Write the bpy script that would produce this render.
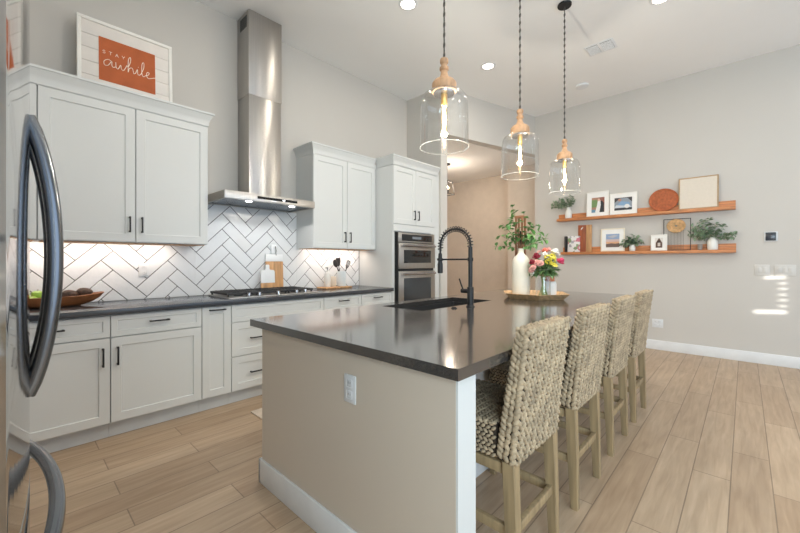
import bpy, bmesh, math, random
from mathutils import Vector, Matrix
for o in list(bpy.data.objects): bpy.data.objects.remove(o)
S = bpy.context.scene
COL = S.collection
PI = math.pi
rnd = random.Random(7)

# ------------------------------------------------------------------ camera, world, light
cam = bpy.data.cameras.new('camera'); camo = bpy.data.objects.new('camera', cam); COL.objects.link(camo)
camo.location = (0, 0, 1.25)
camo.rotation_euler = (PI/2, 0, -(PI/2 - math.atan2(345, 367)))
cam.sensor_width = 36; cam.lens = 36*367/800; cam.shift_y = -5.5/800; cam.clip_start = 0.05
S.camera = camo
S.view_settings.view_transform = 'Standard'; S.view_settings.look = 'None'
S.view_settings.exposure = 0.02; S.view_settings.gamma = 1; S.view_settings.use_curve_mapping = False
S.cycles.use_denoising = True; S.cycles.max_bounces = 10; S.cycles.diffuse_bounces = 6
S.cycles.transparent_max_bounces = 16; S.cycles.sample_clamp_indirect = 6
S.cycles.caustics_reflective = False; S.cycles.caustics_refractive = False
W = bpy.data.worlds.new('world'); S.world = W; W.use_nodes = True
W.node_tree.nodes['Background'].inputs[0].default_value = (.75, .86, 1, 1)
W.node_tree.nodes['Background'].inputs[1].default_value = 1.0

def light(kind, name, loc, power, color=(1, 1, 1), direction=None, size=None, size_y=None, shape=None, spread=None, radius=None):
    l = bpy.data.lights.new(name, kind); l.energy = power; l.color = color
    if kind == 'AREA':
        l.shape = shape or 'RECTANGLE'; l.size = size
        if size_y: l.size_y = size_y
        if spread: l.spread = spread
    if radius is not None: l.shadow_soft_size = radius
    o = bpy.data.objects.new(name, l); COL.objects.link(o); o.location = loc
    if direction is not None: o.rotation_euler = Vector(direction).to_track_quat('-Z', 'Y').to_euler()
    return o

# added area fills inside the room for assumed daylight; no windows built for them
light('AREA', 'assumed_daylight_fill', (3.0, -3.85, 1.55), 62, (.46, .68, 1.0), (0, 1, 0), 5.2, 2.3)
light('AREA', 'added_side_fill', (-.66, -1.9, 1.6), 136, (.71, .89, 1.0), (1, 0, 0), 2.6, 1.9)  # added fill in front of the left wall, which has no window
# low sun through the slots of an added, unseen blind
SUN = Vector((3.25, 3.8, -.25))
sun = light('SUN', 'sun', (0, -8, 4), 7.0, (1, .97, .92), SUN); sun.data.angle = math.radians(.5)
# hall lantern lamp, then an added overhead fill without a fixture
light('POINT', 'hall_lamp_light', (5.73, 4.15, 2.66), 26, (1, .84, .68), radius=.08)
light('AREA', 'hall_overhead_fill', (6.2, 4.4, 3.05), 5, (1, .84, .68), (0, 0, -1), .5, .5)

# ------------------------------------------------------------------ materials
def lin(c):
    return tuple(((v/255)/12.92 if v/255 <= .04045 else ((v/255+.055)/1.055)**2.4) for v in c[:3]) + (1,)
MATS = {}
def mat(name, col, rough=.5, metal=0, var=0, vscale=8, stretch=(1, 1, 1), bump=0, bscale=60, coat=0, emit=None, estr=0, spec=.5, trans=0):
    if name in MATS: return MATS[name]
    m = bpy.data.materials.new(name); m.use_nodes = True; nt = m.node_tree
    p = nt.nodes['Principled BSDF']
    p.inputs['Base Color'].default_value = lin(col); p.inputs['Roughness'].default_value = rough
    p.inputs['Metallic'].default_value = metal; p.inputs['Coat Weight'].default_value = coat; p.inputs['Coat Roughness'].default_value = .10; p.inputs['Coat IOR'].default_value = 1.7
    p.inputs['Specular IOR Level'].default_value = spec
    if trans: p.inputs['Transmission Weight'].default_value = trans
    if emit: p.inputs['Emission Color'].default_value = lin(emit); p.inputs['Emission Strength'].default_value = estr
    tc = nt.nodes.new('ShaderNodeTexCoord'); mp = nt.nodes.new('ShaderNodeMapping')
    mp.inputs['Scale'].default_value = stretch; nt.links.new(tc.outputs['Object'], mp.inputs['Vector'])
    n = nt.nodes.new('ShaderNodeTexNoise'); n.inputs['Scale'].default_value = vscale; n.inputs['Detail'].default_value = 5
    nt.links.new(mp.outputs['Vector'], n.inputs['Vector'])
    v = var if var else .015
    r = nt.nodes.new('ShaderNodeValToRGB'); r.color_ramp.elements[0].position = .3; r.color_ramp.elements[1].position = .7
    r.color_ramp.elements[0].color = lin([max(0, c*(1-v)) for c in col]); r.color_ramp.elements[1].color = lin([min(255, c*(1+v)) for c in col])
    nt.links.new(n.outputs['Fac'], r.inputs['Fac']); nt.links.new(r.outputs['Color'], p.inputs['Base Color'])
    if bump:
        n2 = nt.nodes.new('ShaderNodeTexNoise'); n2.inputs['Scale'].default_value = bscale; n2.inputs['Detail'].default_value = 3
        nt.links.new(mp.outputs['Vector'], n2.inputs['Vector'])
        b = nt.nodes.new('ShaderNodeBump'); b.inputs['Strength'].default_value = bump; b.inputs['Distance'].default_value = .01
        nt.links.new(n2.outputs['Fac'], b.inputs['Height']); nt.links.new(b.outputs['Normal'], p.inputs['Normal'])
    MATS[name] = m; return m

WALL = mat('greige_wall_paint', (206, 202, 196), .85, var=.004, vscale=2)
CEIL = mat('ceiling_paint', (246, 246, 245), .9, var=.004, vscale=2)
TRIM = mat('white_trim_paint', (232, 234, 236), .45)
CABW = mat('white_cabinet_paint', (218, 220, 219), .4, var=.004, vscale=2)
CABG = mat('cabinet_gap_shadow_board', (150, 150, 148), .7)
KICK = mat('toe_kick_paint', (205, 208, 210), .5)
HALLW = mat('hall_wall_paint', (214, 202, 188), .8)
BLACK = mat('matte_black_metal', (38, 38, 40), .42, .3)
STEEL = mat('brushed_steel', (186, 182, 177), .36, 1, .04, 3, (60, 60, .6), .03, 30)
STEELC = mat('chimney_steel', (186, 182, 177), .34, 1, .03, 3, (60, 60, .6))
_p = STEELC.node_tree.nodes['Principled BSDF']; _p.inputs['Anisotropic'].default_value = .85; _p.inputs['Anisotropic Rotation'].default_value = .25
STEELD = mat('fridge_steel', (176, 175, 174), .06, 1, .02, 3, (60, 60, .6))
STEELH = mat('handle_steel', (178, 178, 180), .2, 1)
FRH = mat('dark_handle_steel', (120, 124, 130), .2, 1)
DKGLASS = mat('dark_oven_glass', (22, 23, 25), .06, 0, spec=.7)
GREYGL = mat('grey_oven_window', (58, 62, 66), .12)
QUARTZ = mat('dark_quartz', (60, 58, 57), .16, 0, .10, 250, spec=.7, coat=.7)
QUARTZK = mat('dark_quartz_wall_counter', (60, 63, 69), .16, 0, .04, 250, spec=.6)
ISLB = mat('island_beige_paint', (209, 196, 180), .8, var=.004, vscale=2)
SINKM = mat('black_granite_composite', (50, 50, 51), .4, 0, .1, 400)
GRATE = mat('cast_iron', (38, 39, 42), .55)
WOODS = mat('shelf_wood', (196, 130, 82), .5, 0, .16, 5, (8, 1, 12), .05, 20)
WOODD = mat('reddish_wood', (150, 80, 48), .5, 0, .15, 5, (6, 6, .8))
WOODL = mat('light_wood', (196, 150, 104), .5, 0, .13, 6, (6, 6, .8))
WOODP = mat('pale_turned_wood', (194, 154, 118), .55, 0, .14, 9, (4, 4, 1))
WOODT = mat('tray_wood', (206, 168, 124), .5, 0, .12, 6, (1, 8, 8))
WOODB = mat('bowl_wood', (140, 88, 52), .5, 0, .18, 6, (1, 6, 6))
TERRA = mat('terracotta_basket', (176, 96, 58), .7, 0, .12, 30, bump=.2, bscale=60)
COPPER = mat('copper_brown_wood', (152, 106, 78), .45, 0, .08, 8)
LEGW = mat('weathered_oak', (156, 135, 102), .6, 0, .10, 5, (9, 9, .7), .05, 30)
WEAVE = mat('seagrass_strand', (170, 152, 126), .75, 0, .16, 22, (1, 1, 1), .3, 90)
WEAVEB = mat('seagrass_gap_shade', (58, 48, 38), .9)  # dark core colour stands in for shade between the strands
CERW = mat('white_ceramic', (238, 236, 230), .35, bump=.05, bscale=30)
CERC = mat('cream_ceramic', (236, 230, 215), .55, 0, .03, 6, bump=.1, bscale=25)
MARB = mat('white_marble', (238, 239, 240), .3, 0, .03, 5)
WHITEP = mat('white_plastic', (222, 224, 226), .35)
SWP = mat('switch_plate_plastic', (212, 209, 204), .5)
FRAMEW = mat('white_frame', (240, 238, 232), .45)
MATTEP = mat('mat_board', (244, 243, 240), .8)
GOLD = mat('brass_socket', (214, 176, 110), .3, 1)
LEAF1 = mat('branch_leaf', (92, 138, 74), .5, 0, .2, 12)
LEAF2 = mat('eucalyptus_leaf', (124, 144, 118), .6, 0, .2, 14)
LEAF3 = mat('bouquet_leaf', (112, 144, 92), .5, 0, .2, 14)
STEMM = mat('brown_stem', (120, 88, 62), .7)
STEMG = mat('green_stem', (140, 164, 104), .6)
GROUT = mat('dark_grout', (72, 72, 76), .9)
CANVAS = mat('linen_board', (224, 214, 200), .9, 0, .01, 40)

def tile_material():
    m = mat('glossy_white_tile', (230, 231, 232), .12, 0, .015, 6, bump=.22, bscale=30); return m
TILE = tile_material()

def glass(name, tint=(1, 1, 1), lo=.04, hi=.55, rough=.02):
    m = bpy.data.materials.new(name); m.use_nodes = True; nt = m.node_tree
    for n in list(nt.nodes):
        if n.type != 'OUTPUT_MATERIAL': nt.nodes.remove(n)
    out = nt.nodes['Material Output']
    t = nt.nodes.new('ShaderNodeBsdfTransparent'); t.inputs[0].default_value = (*tint, 1)
    g = nt.nodes.new('ShaderNodeBsdfGlossy'); g.inputs['Roughness'].default_value = rough
    lw = nt.nodes.new('ShaderNodeLayerWeight'); lw.inputs['Blend'].default_value = .35
    mr = nt.nodes.new('ShaderNodeMapRange'); mr.inputs['To Min'].default_value = lo; mr.inputs['To Max'].default_value = hi
    pw = nt.nodes.new('ShaderNodeMath'); pw.operation = 'POWER'; pw.inputs[1].default_value = 1.8
    mx = nt.nodes.new('ShaderNodeMixShader')
    nt.links.new(lw.outputs['Facing'], pw.inputs[0]); nt.links.new(pw.outputs[0], mr.inputs['Value']); nt.links.new(mr.outputs[0], mx.inputs[0])
    nt.links.new(t.outputs[0], mx.inputs[1]); nt.links.new(g.outputs[0], mx.inputs[2]); nt.links.new(mx.outputs[0], out.inputs[0])
    return m
GLASS = glass('clear_glass', (.97, .975, .97), .10, .95)
RIM = glass('glass_rim', (.95, .96, .95), .3, .8, .2)
_nt = RIM.node_tree; _df = _nt.nodes.new('ShaderNodeBsdfTranslucent'); _df.inputs[0].default_value = (.9, .93, .93, 1); _ms = _nt.nodes.new('ShaderNodeMixShader'); _ms.inputs[0].default_value = .10
_lk = _nt.nodes['Material Output'].inputs[0].links[0]; _src = _lk.from_socket
_nt.links.new(_src, _ms.inputs[1]); _nt.links.new(_df.outputs[0], _ms.inputs[2]); _nt.links.new(_ms.outputs[0], _nt.nodes['Material Output'].inputs[0])
HOODG = glass('hood_glass', (.8, .83, .84), .10, .6)

def emission(name, col, s):
    m = bpy.data.materials.new(name); m.use_nodes = True; nt = m.node_tree
    p = nt.nodes['Principled BSDF']; p.inputs['Emission Color'].default_value = lin(col); p.inputs['Emission Strength'].default_value = s
    p.inputs['Base Color'].default_value = lin(col)
    return m
LAMPW = emission('recessed_lamp_lens', (255, 244, 228), 9)
LAMPC = emission('hood_lamp_lens', (245, 250, 255), 7)
FIL = emission('bulb_filament', (255, 226, 180), 16)
BULB = glass('amber_bulb_glass', (1, .95, .84), .03, .3)

def floor_material():
    m = bpy.data.materials.new('wood_look_plank_tile'); m.use_nodes = True; nt = m.node_tree; N = nt.nodes.new; L = nt.links.new
    p = nt.nodes['Principled BSDF']; tc = N('ShaderNodeTexCoord')
    mp = N('ShaderNodeMapping'); mp.inputs['Location'].default_value = (.35, -.059, 0); L(tc.outputs['Object'], mp.inputs['Vector'])
    br = N('ShaderNodeTexBrick'); br.offset = .37; br.offset_frequency = 2
    br.inputs['Scale'].default_value = 1; br.inputs['Brick Width'].default_value = 1.2; br.inputs['Row Height'].default_value = .17
    br.inputs['Mortar Size'].default_value = .0028; br.inputs['Mortar Smooth'].default_value = .1; br.inputs['Bias'].default_value = 0
    br.inputs['Color1'].default_value = lin((201, 178, 152)); br.inputs['Color2'].default_value = lin((185, 160, 134)); br.inputs['Mortar'].default_value = lin((150, 130, 110))
    L(mp.outputs['Vector'], br.inputs['Vector'])
    m2 = N('ShaderNodeMapping'); m2.inputs['Scale'].default_value = (1.2, 14, 1); L(tc.outputs['Object'], m2.inputs['Vector'])
    n = N('ShaderNodeTexNoise'); n.inputs['Scale'].default_value = 2.4; n.inputs['Detail'].default_value = 7; n.inputs['Distortion'].default_value = .6; L(m2.outputs['Vector'], n.inputs['Vector'])
    r = N('ShaderNodeValToRGB'); r.color_ramp.elements[0].position = .3; r.color_ramp.elements[1].position = .72
    r.color_ramp.elements[0].color = (.80, .77, .74, 1); r.color_ramp.elements[1].color = (1.04, 1.04, 1.04, 1); L(n.outputs['Fac'], r.inputs['Fac'])
    m3 = N('ShaderNodeMapping'); m3.inputs['Scale'].default_value = (1.5, 4, 1); L(tc.outputs['Object'], m3.inputs['Vector'])
    n3 = N('ShaderNodeTexNoise'); n3.inputs['Scale'].default_value = 1.6; n3.inputs['Detail'].default_value = 3; L(m3.outputs['Vector'], n3.inputs['Vector'])
    r3 = N('ShaderNodeValToRGB'); r3.color_ramp.elements[0].position = .3; r3.color_ramp.elements[1].position = .7
    r3.color_ramp.elements[0].color = (.90, .88, .86, 1); r3.color_ramp.elements[1].color = (1, 1, 1, 1); L(n3.outputs['Fac'], r3.inputs['Fac'])
    mx = N('ShaderNodeMix'); mx.data_type = 'RGBA'; mx.blend_type = 'MULTIPLY'; mx.inputs[0].default_value = 1
    L(br.outputs['Color'], mx.inputs[6]); L(r.outputs['Color'], mx.inputs[7])
    my = N('ShaderNodeMix'); my.data_type = 'RGBA'; my.blend_type = 'MULTIPLY'; my.inputs[0].default_value = 1
    L(mx.outputs[2], my.inputs[6]); L(r3.outputs['Color'], my.inputs[7]); L(my.outputs[2], p.inputs['Base Color'])
    p.inputs['Roughness'].default_value = .42
    b = N('ShaderNodeBump'); b.inputs['Strength'].default_value = .25; b.inputs['Distance'].default_value = .003; b.invert = True
    L(br.outputs['Fac'], b.inputs['Height']); L(b.outputs['Normal'], p.inputs['Normal'])
    return m
FLOOR = floor_material()
def floral():
    m = bpy.data.materials.new('floral_book_cover'); m.use_nodes = True; nt = m.node_tree; N = nt.nodes.new; L = nt.links.new
    p = nt.nodes['Principled BSDF']; tc = N('ShaderNodeTexCoord'); vo = N('ShaderNodeTexVoronoi'); vo.inputs['Scale'].default_value = 26
    L(tc.outputs['Object'], vo.inputs['Vector'])
    r = N('ShaderNodeValToRGB'); r.color_ramp.interpolation = 'CONSTANT'; e = r.color_ramp.elements
    e[0].position = 0; e[0].color = lin((206, 120, 136)); e[1].position = .22; e[1].color = lin((236, 232, 230))
    for q, c in ((.62, (140, 160, 120)), (.74, (236, 232, 230)), (.88, (180, 176, 184))):
        x = e.new(q); x.color = lin(c)
    sp = N('ShaderNodeSeparateColor'); L(vo.outputs['Color'], sp.inputs[0]); L(sp.outputs[0], r.inputs['Fac']); L(r.outputs['Color'], p.inputs['Base Color'])
    p.inputs['Roughness'].default_value = .5
    return m

# ------------------------------------------------------------------ mesh helpers
class B:
    def __init__(s): s.bm = bmesh.new(); s.mi = 0
    def _new(s, fs):
        for f in fs: f.material_index = s.mi
    def box(s, x0, x1, y0, y1, z0, z1, bev=0, seg=2):
        if x1 < x0: x0, x1 = x1, x0
        if y1 < y0: y0, y1 = y1, y0
        if z1 < z0: z0, z1 = z1, z0
        vs = [s.bm.verts.new(p) for p in ((x0,y0,z0),(x1,y0,z0),(x1,y1,z0),(x0,y1,z0),(x0,y0,z1),(x1,y0,z1),(x1,y1,z1),(x0,y1,z1))]
        fs = [s.bm.faces.new([vs[i] for i in q]) for q in ((3,2,1,0),(4,5,6,7),(0,1,5,4),(1,2,6,5),(2,3,7,6),(3,0,4,7))]
        s._new(fs)
        if bev:
            es = list({e for f in fs for e in f.edges})
            r = bmesh.ops.bevel(s.bm, geom=es, offset=bev, segments=seg, profile=.5, affect='EDGES'); s._new(r['faces'])
        return s
    def poly(s, pts):
        f = s.bm.faces.new([s.bm.verts.new(p) for p in pts]); s._new([f]); return s
    def ring_faces(s, rings, closed_u=True, cap=(True, True)):
        fs = []
        for a, b in zip(rings, rings[1:]):
            n = len(a)
            for i in range(n if closed_u else n-1):
                j = (i+1) % n
                fs.append(s.bm.faces.new((a[i], a[j], b[j], b[i])))
        if cap[0]: fs.append(s.bm.faces.new(rings[0][::-1]))
        if cap[1]: fs.append(s.bm.faces.new(rings[-1]))
        s._new(fs); return s
    def tube(s, pts, r, n=8, flat=None, cap=True, closed=False):
        pts = [Vector(p) for p in pts]; rings = []
        rs = r if isinstance(r, (list, tuple)) else [r]*len(pts)
        up = None
        for i, p in enumerate(pts):
            if closed: t = (pts[(i+1) % len(pts)]-pts[i-1]).normalized()
            else: t = (pts[min(i+1, len(pts)-1)]-pts[max(i-1, 0)]).normalized()
            if up is None:
                up = Vector((0, 0, 1)) if abs(t.z) < .9 else Vector((1, 0, 0))
            a = t.cross(up).normalized(); b = a.cross(t).normalized(); up = b
            fx, fy = (1, 1) if not flat else flat
            rings.append([s.bm.verts.new(p+a*math.cos(2*PI*k/n)*rs[i]*fx+b*math.sin(2*PI*k/n)*rs[i]*fy) for k in range(n)])
        if closed: rings.append(rings[0]); cap = False
        return s.ring_faces(rings, cap=(cap, cap))
    def cyl(s, p0, p1, r0, r1=None, n=16):
        return s.tube([p0, p1], [r0, r1 if r1 is not None else r0], n)
    def lathe(s, prof, c=(0, 0, 0), n=28, cap=(True, True)):
        rings = []
        for (r, z) in prof:
            rings.append([s.bm.verts.new((c[0]+max(r, 1e-4)*math.cos(2*PI*k/n), c[1]+max(r, 1e-4)*math.sin(2*PI*k/n), c[2]+z)) for k in range(n)])
        return s.ring_faces(rings, cap=cap)
    def ell(s, c, ax, seg=8, rin=5):
        c = Vector(c); X, Y, Z = [Vector(a) for a in ax]
        top = s.bm.verts.new(c+Z); bot = s.bm.verts.new(c-Z); rings = []
        for i in range(1, rin):
            th = PI*i/rin
            rings.append([s.bm.verts.new(c+Z*math.cos(th)+(X*math.cos(2*PI*k/seg)+Y*math.sin(2*PI*k/seg))*math.sin(th)) for k in range(seg)])
        fs = []
        for k in range(seg):
            j = (k+1) % seg
            fs.append(s.bm.faces.new((top, rings[0][k], rings[0][j]))); fs.append(s.bm.faces.new((bot, rings[-1][j], rings[-1][k])))
            for a, b in zip(rings, rings[1:]): fs.append(s.bm.faces.new((a[k], b[k], b[j], a[j])))
        s._new(fs); return s
    def prism(s, pts, ext):
        e = Vector(ext); a = [s.bm.verts.new(p) for p in pts]; b = [s.bm.verts.new(Vector(p)+e) for p in pts]
        return s.ring_faces([a, b])
    def leaf(s, base, d, up, l, w, fold=.25):
        base = Vector(base); d = Vector(d).normalized(); side = d.cross(Vector(up))
        if side.length < 1e-3: side = d.cross(Vector((1, .2, 0)))
        side.normalize(); nn = side.cross(d).normalized()
        v = s.bm.verts.new
        a = v(base); m1 = v(base+d*l*.35); m2 = v(base+d*l*.7-nn*l*.06); t = v(base+d*l-nn*l*.15)
        l1 = v(base+d*l*.35+side*w*.5+nn*w*fold); l2 = v(base+d*l*.7+side*w*.42+nn*w*fold-nn*l*.06)
        r1 = v(base+d*l*.35-side*w*.5+nn*w*fold); r2 = v(base+d*l*.7-side*w*.42+nn*w*fold-nn*l*.06)
        f = s.bm.faces.new
        s._new([f((a, m1, l1)), f((l1, m1, m2, l2)), f((l2, m2, t)), f((a, r1, m1)), f((r1, r2, m2, m1)), f((r2, t, m2))]); return s

def finish(name, b, mats, loc=(0, 0, 0), parent=None, label=None, angle=38):
    bm = b.bm
    bmesh.ops.translate(bm, verts=bm.verts, vec=-Vector(loc))
    bmesh.ops.recalc_face_normals(bm, faces=bm.faces)
    for f in bm.faces: f.smooth = True
    lim = math.radians(angle)
    for e in bm.edges:
        if len(e.link_faces) == 2 and e.calc_face_angle(0) > lim: e.smooth = False
    me = bpy.data.meshes.new(name); bm.to_mesh(me); bm.free()
    for m in (mats if isinstance(mats, (list, tuple)) else [mats]): me.materials.append(m)
    o = bpy.data.objects.new(name, me); COL.objects.link(o)
    if parent is not None: o.parent = parent
    else: o.location = loc
    if label: o['label'] = label
    return o

class Th:
    """a thing: an Empty at its base; parts are given in world coordinates before any rotation of the thing"""
    def __init__(s, name, label, cat, loc, group=None, rot=(0, 0, 0)):
        s.o = bpy.data.objects.new(name, None); s.o.empty_display_size = .05; COL.objects.link(s.o)
        s.loc = Vector(loc); s.o.location = loc; s.o.rotation_euler = rot
        s.o['label'] = label; s.o['category'] = cat
        if group: s.o['group'] = group
    def part(s, name, b, m, label=None, under=None, angle=38):
        return finish(name, b, m, s.loc, under if under is not None else s.o, label, angle)

def single(name, label, cat, b, m, loc=(0, 0, 0), group=None, angle=38):
    o = finish(name, b, m, loc, None, label, angle); o['category'] = cat
    if group: o['group'] = group
    return o
def struct(name, b, m):
    o = finish(name, b, m); o['kind'] = 'structure'; return o
def kids(o): return [c for c in bpy.data.objects if c.parent == o]
def copy_tree(o, parent=None):
    c = o.copy(); COL.objects.link(c)
    if parent is not None: c.parent = parent
    for k in kids(o): copy_tree(k, c)
    return c

# ------------------------------------------------------------------ the room
XL, XR, YK, YR, H = -.75, 6.27, 3.86, -4.0, 3.76
struct('floor', B().box(XL-.1, 8.2, YR-.1, 7.2, -.1, 0), FLOOR)
struct('ceiling', B().box(XL-.1, XR+.1, YR-.1, YK+.1, H, H+.1), CEIL)
struct('wall_kitchen', B().box(XL-.1, 4.36, YK, YK+.12, 0, H), WALL)
struct('wall_left', B().box(XL-.12, XL, YR-.1, YK+.1, 0, H), WALL)
struct('wall_right', B().box(XR, XR+.14, YR-.1, 2.665, 0, H), WALL)
struct('wall_pantry', B().box(4.262, 4.38, 3.20, YK+.11, 0, H), WALL)
# angled wall with the wide opening to the hall
A0, A1 = Vector((4.262, 3.195, 0)), Vector((6.40, 2.63, 0))
ad = (A1-A0).normalized(); an = Vector((-ad.y, ad.x, 0))
b = B()
def apiece(t0, t1, z0, z1):
    p0, p1 = A0+ad*t0, A0+ad*t1
    q = [p0, p1, p1+an*.13, p0+an*.13]
    b.prism([(v.x, v.y, z0) for v in q], (0, 0, z1-z0))
apiece(0, .115, 0, H); apiece(.115, (A1-A0).length, 3.10, H)
struct('wall_angled', b, WALL)
# the hall
b = B(); b.box(7.3, 7.42, 3.49, 6.6, 0, 3.2); struct('wall_hall_right', b, HALLW)
struct('wall_hall_near', B().box(6.9, 7.42, 2.5, 3.49, 0, 3.2), HALLW)
struct('wall_hall_end', B().box(4.3, 7.42, 6.5, 6.62, 0, 3.2), HALLW)
struct('wall_hall_left', B().box(4.3, 4.42, 3.95, 6.55, 0, 3.2), HALLW)
b = B(); b.prism([(4.30, 3.36, 3.11), (6.30, 2.84, 3.11), (7.42, 2.55, 3.11), (7.42, 6.6, 3.11), (4.30, 6.6, 3.11)], (0, 0, .08)); struct('ceiling_hall', b, CEIL)
# the wall behind the photographer with an assumed window opening and an added blind slotted to shape the sun patches
def hole_wall(b, x0, x1, z0, z1, hx0, hx1, hz0, hz1, y0, y1):
    b.box(x0, hx0, y0, y1, z0, z1); b.box(hx1, x1, y0, y1, z0, z1)
    b.box(hx0, hx1, y0, y1, z0, hz0); b.box(hx0, hx1, y0, y1, hz1, z1)
b = B(); hole_wall(b, XL-.1, XR+.1, 0, H, 2.75, 3.25, .75, 1.55, YR-.12, YR); struct('wall_rear', b, WALL)
def sunslot(y0, y1, z, h):
    t0, t1 = (y0-YR)/SUN.y, (y1-YR)/SUN.y
    tm = (t0+t1)/2
    return (XR-SUN.x*t1, XR-SUN.x*t0, z-SUN.z*tm-h/2, z-SUN.z*tm+h/2)
slots = [sunslot(-.29, -.10, 1.055, .042)] + [sunslot(-.30, -.225, z, .022) for z in (.985, .92, .85, .785, .715)] + [sunslot(-.295, -.01, .637, .046)]
b = B(); zt = 1.56
for (x0, x1, z0, z1) in slots:
    b.box(2.74, 3.26, YR-.07, YR-.06, z1, zt); b.box(2.74, x0, YR-.07, YR-.06, z0, z1); b.box(x1, 3.26, YR-.07, YR-.06, z0, z1); zt = z0
b.box(2.74, 3.26, YR-.07, YR-.06, .74, zt)
struct('sun_slot_blind', b, TRIM)  # added out of view; its slots shape the sun on the right wall
# baseboards
b = B(); b.box(XR-.016, XR, YR, 2.62, 0, .132, .003); struct('baseboard_right', b, TRIM)
b = B(); b.box(7.285, 7.3, 3.5, 6.5, 0, .132); struct('baseboard_hall', b, TRIM)

# ------------------------------------------------------------------ cabinets
def shaker(b, x0, x1, z0, z1, yf, th=.02, rail=.058, rec=.009):
    """a door facing -Y whose front is at yf"""
    yb = yf+th; v = b.bm.verts.new; f = b.bm.faces.new
    if z1-z0 < .2: rail = min(rail, .036)
    def rg(x0, x1, z0, z1, y): return [v((x0, y, z0)), v((x1, y, z0)), v((x1, y, z1)), v((x0, y, z1))]
    e = .0015
    back = rg(x0, x1, z0, z1, yb); o = rg(x0, x1, z0, z1, yf+e); o2 = rg(x0+e, x1-e, z0+e, z1-e, yf)
    i = rg(x0+rail, x1-rail, z0+rail, z1-rail, yf); p = rg(x0+rail+.004, x1-rail-.004, z0+rail+.004, z1-rail-.004, yf+rec)
    b.ring_faces([back, o, o2, i, p])
    return b
def pull(x, z, yf, length, vertical):
    b = B(); h = length/2; r = .0055
    if vertical:
        b.box(x-r, x+r, yf-.032, yf-.022, z-h, z+h, .002)
        for s in (-1, 1): b.box(x-r, x+r, yf-.026, yf, z+s*(h-.008)-r, z+s*(h-.008)+r)
    else:
        b.box(x-h, x+h, yf-.032, yf-.022, z-r, z+r, .002)
        for s in (-1, 1): b.box(x+s*(h-.008)-r, x+s*(h-.008)+r, yf-.026, yf, z-r, z+r)
    return b
G = .003
YB = 3.225   # front of the base doors
def base_unit(x0, x1, label, fronts):
    t = Th('base_cabinet', label, 'cabinet', ((x0+x1)/2, 3.53, 0), 'base cabinets under the wall counter')
    t.part('body', B().box(x0+.001, x1-.001, YB+.022, YK-.002, .112, .876), CABW)
    t.part('toe_kick', B().box(x0+.001, x1-.001, YB+.07, YB+.085, 0, .112), KICK)
    for kind, z0, z1, *pls in fronts:
        d = t.part('door' if kind == 'door' else 'drawer', shaker(B(), x0+G, x1-G, z0, z1, YB), CABW)
        for px, pz, ln, ve in [q for q in pls if q]:
            t.part('pull', pull(px, pz, YB, ln, ve), BLACK, 'matte black bar pull', under=d)
    return t
ZD0, ZD1, ZT0, ZT1 = .12, .711, .719, .868
base_unit(-.735, -.12, 'white base cabinet at the far left, mostly hidden behind the refrigerator', [('drawer', ZT0, ZT1, (-.43, .805, .13, False)), ('door', ZD0, ZD1, (-.16, .6, .13, True))])
base_unit(-.12, .482, 'white base cabinet under the wooden bowl, beside the refrigerator handle', [('drawer', ZT0, ZT1, (.18, .8, .13, False)), ('door', ZD0, ZD1, (.440, .585, .13, True))])
base_unit(.482, 1.074, 'white base cabinet with wide drawer and door, left of the narrow pull-out', [('drawer', ZT0, ZT1, (.775, .805, .13, False)), ('door', ZD0, ZD1, (.522, .585, .13, True))])
base_unit(1.074, 1.31, 'narrow white full-height pull-out cabinet left of the cooktop drawers', [('door', ZD0, ZT1, (1.192, .842, .13, False))])
base_unit(1.31, 2.264, 'wide white drawer cabinet under the gas cooktop', [('drawer', ZT0, ZT1, None), ('drawer', .420, ZD1, (1.545, .565, .15, False), (2.03, .565, .15, False)), ('drawer', ZD0, .412, (1.545, .262, .15, False), (2.03, .262, .15, False))])
base_unit(2.264, 2.782, 'white base cabinet just right of the cooktop, under the utensil crock', [('drawer', ZT0, ZT1, (2.52, .815, .13, False)), ('door', ZD0, ZD1, (2.31, .585, .13, True))])
base_unit(2.782, 3.282, 'white base cabinet beside the tall oven cabinet', [('drawer', ZT0, ZT1, (3.035, .815, .13, False)), ('door', ZD0, ZD1, (2.83, .585, .13, True))])
single('kitchen_countertop', 'long dark quartz countertop along the tiled wall', 'countertop',
       B().box(-.74, 3.283, 3.19, YK-.011, .877, .917, .004), QUARTZK)

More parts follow.
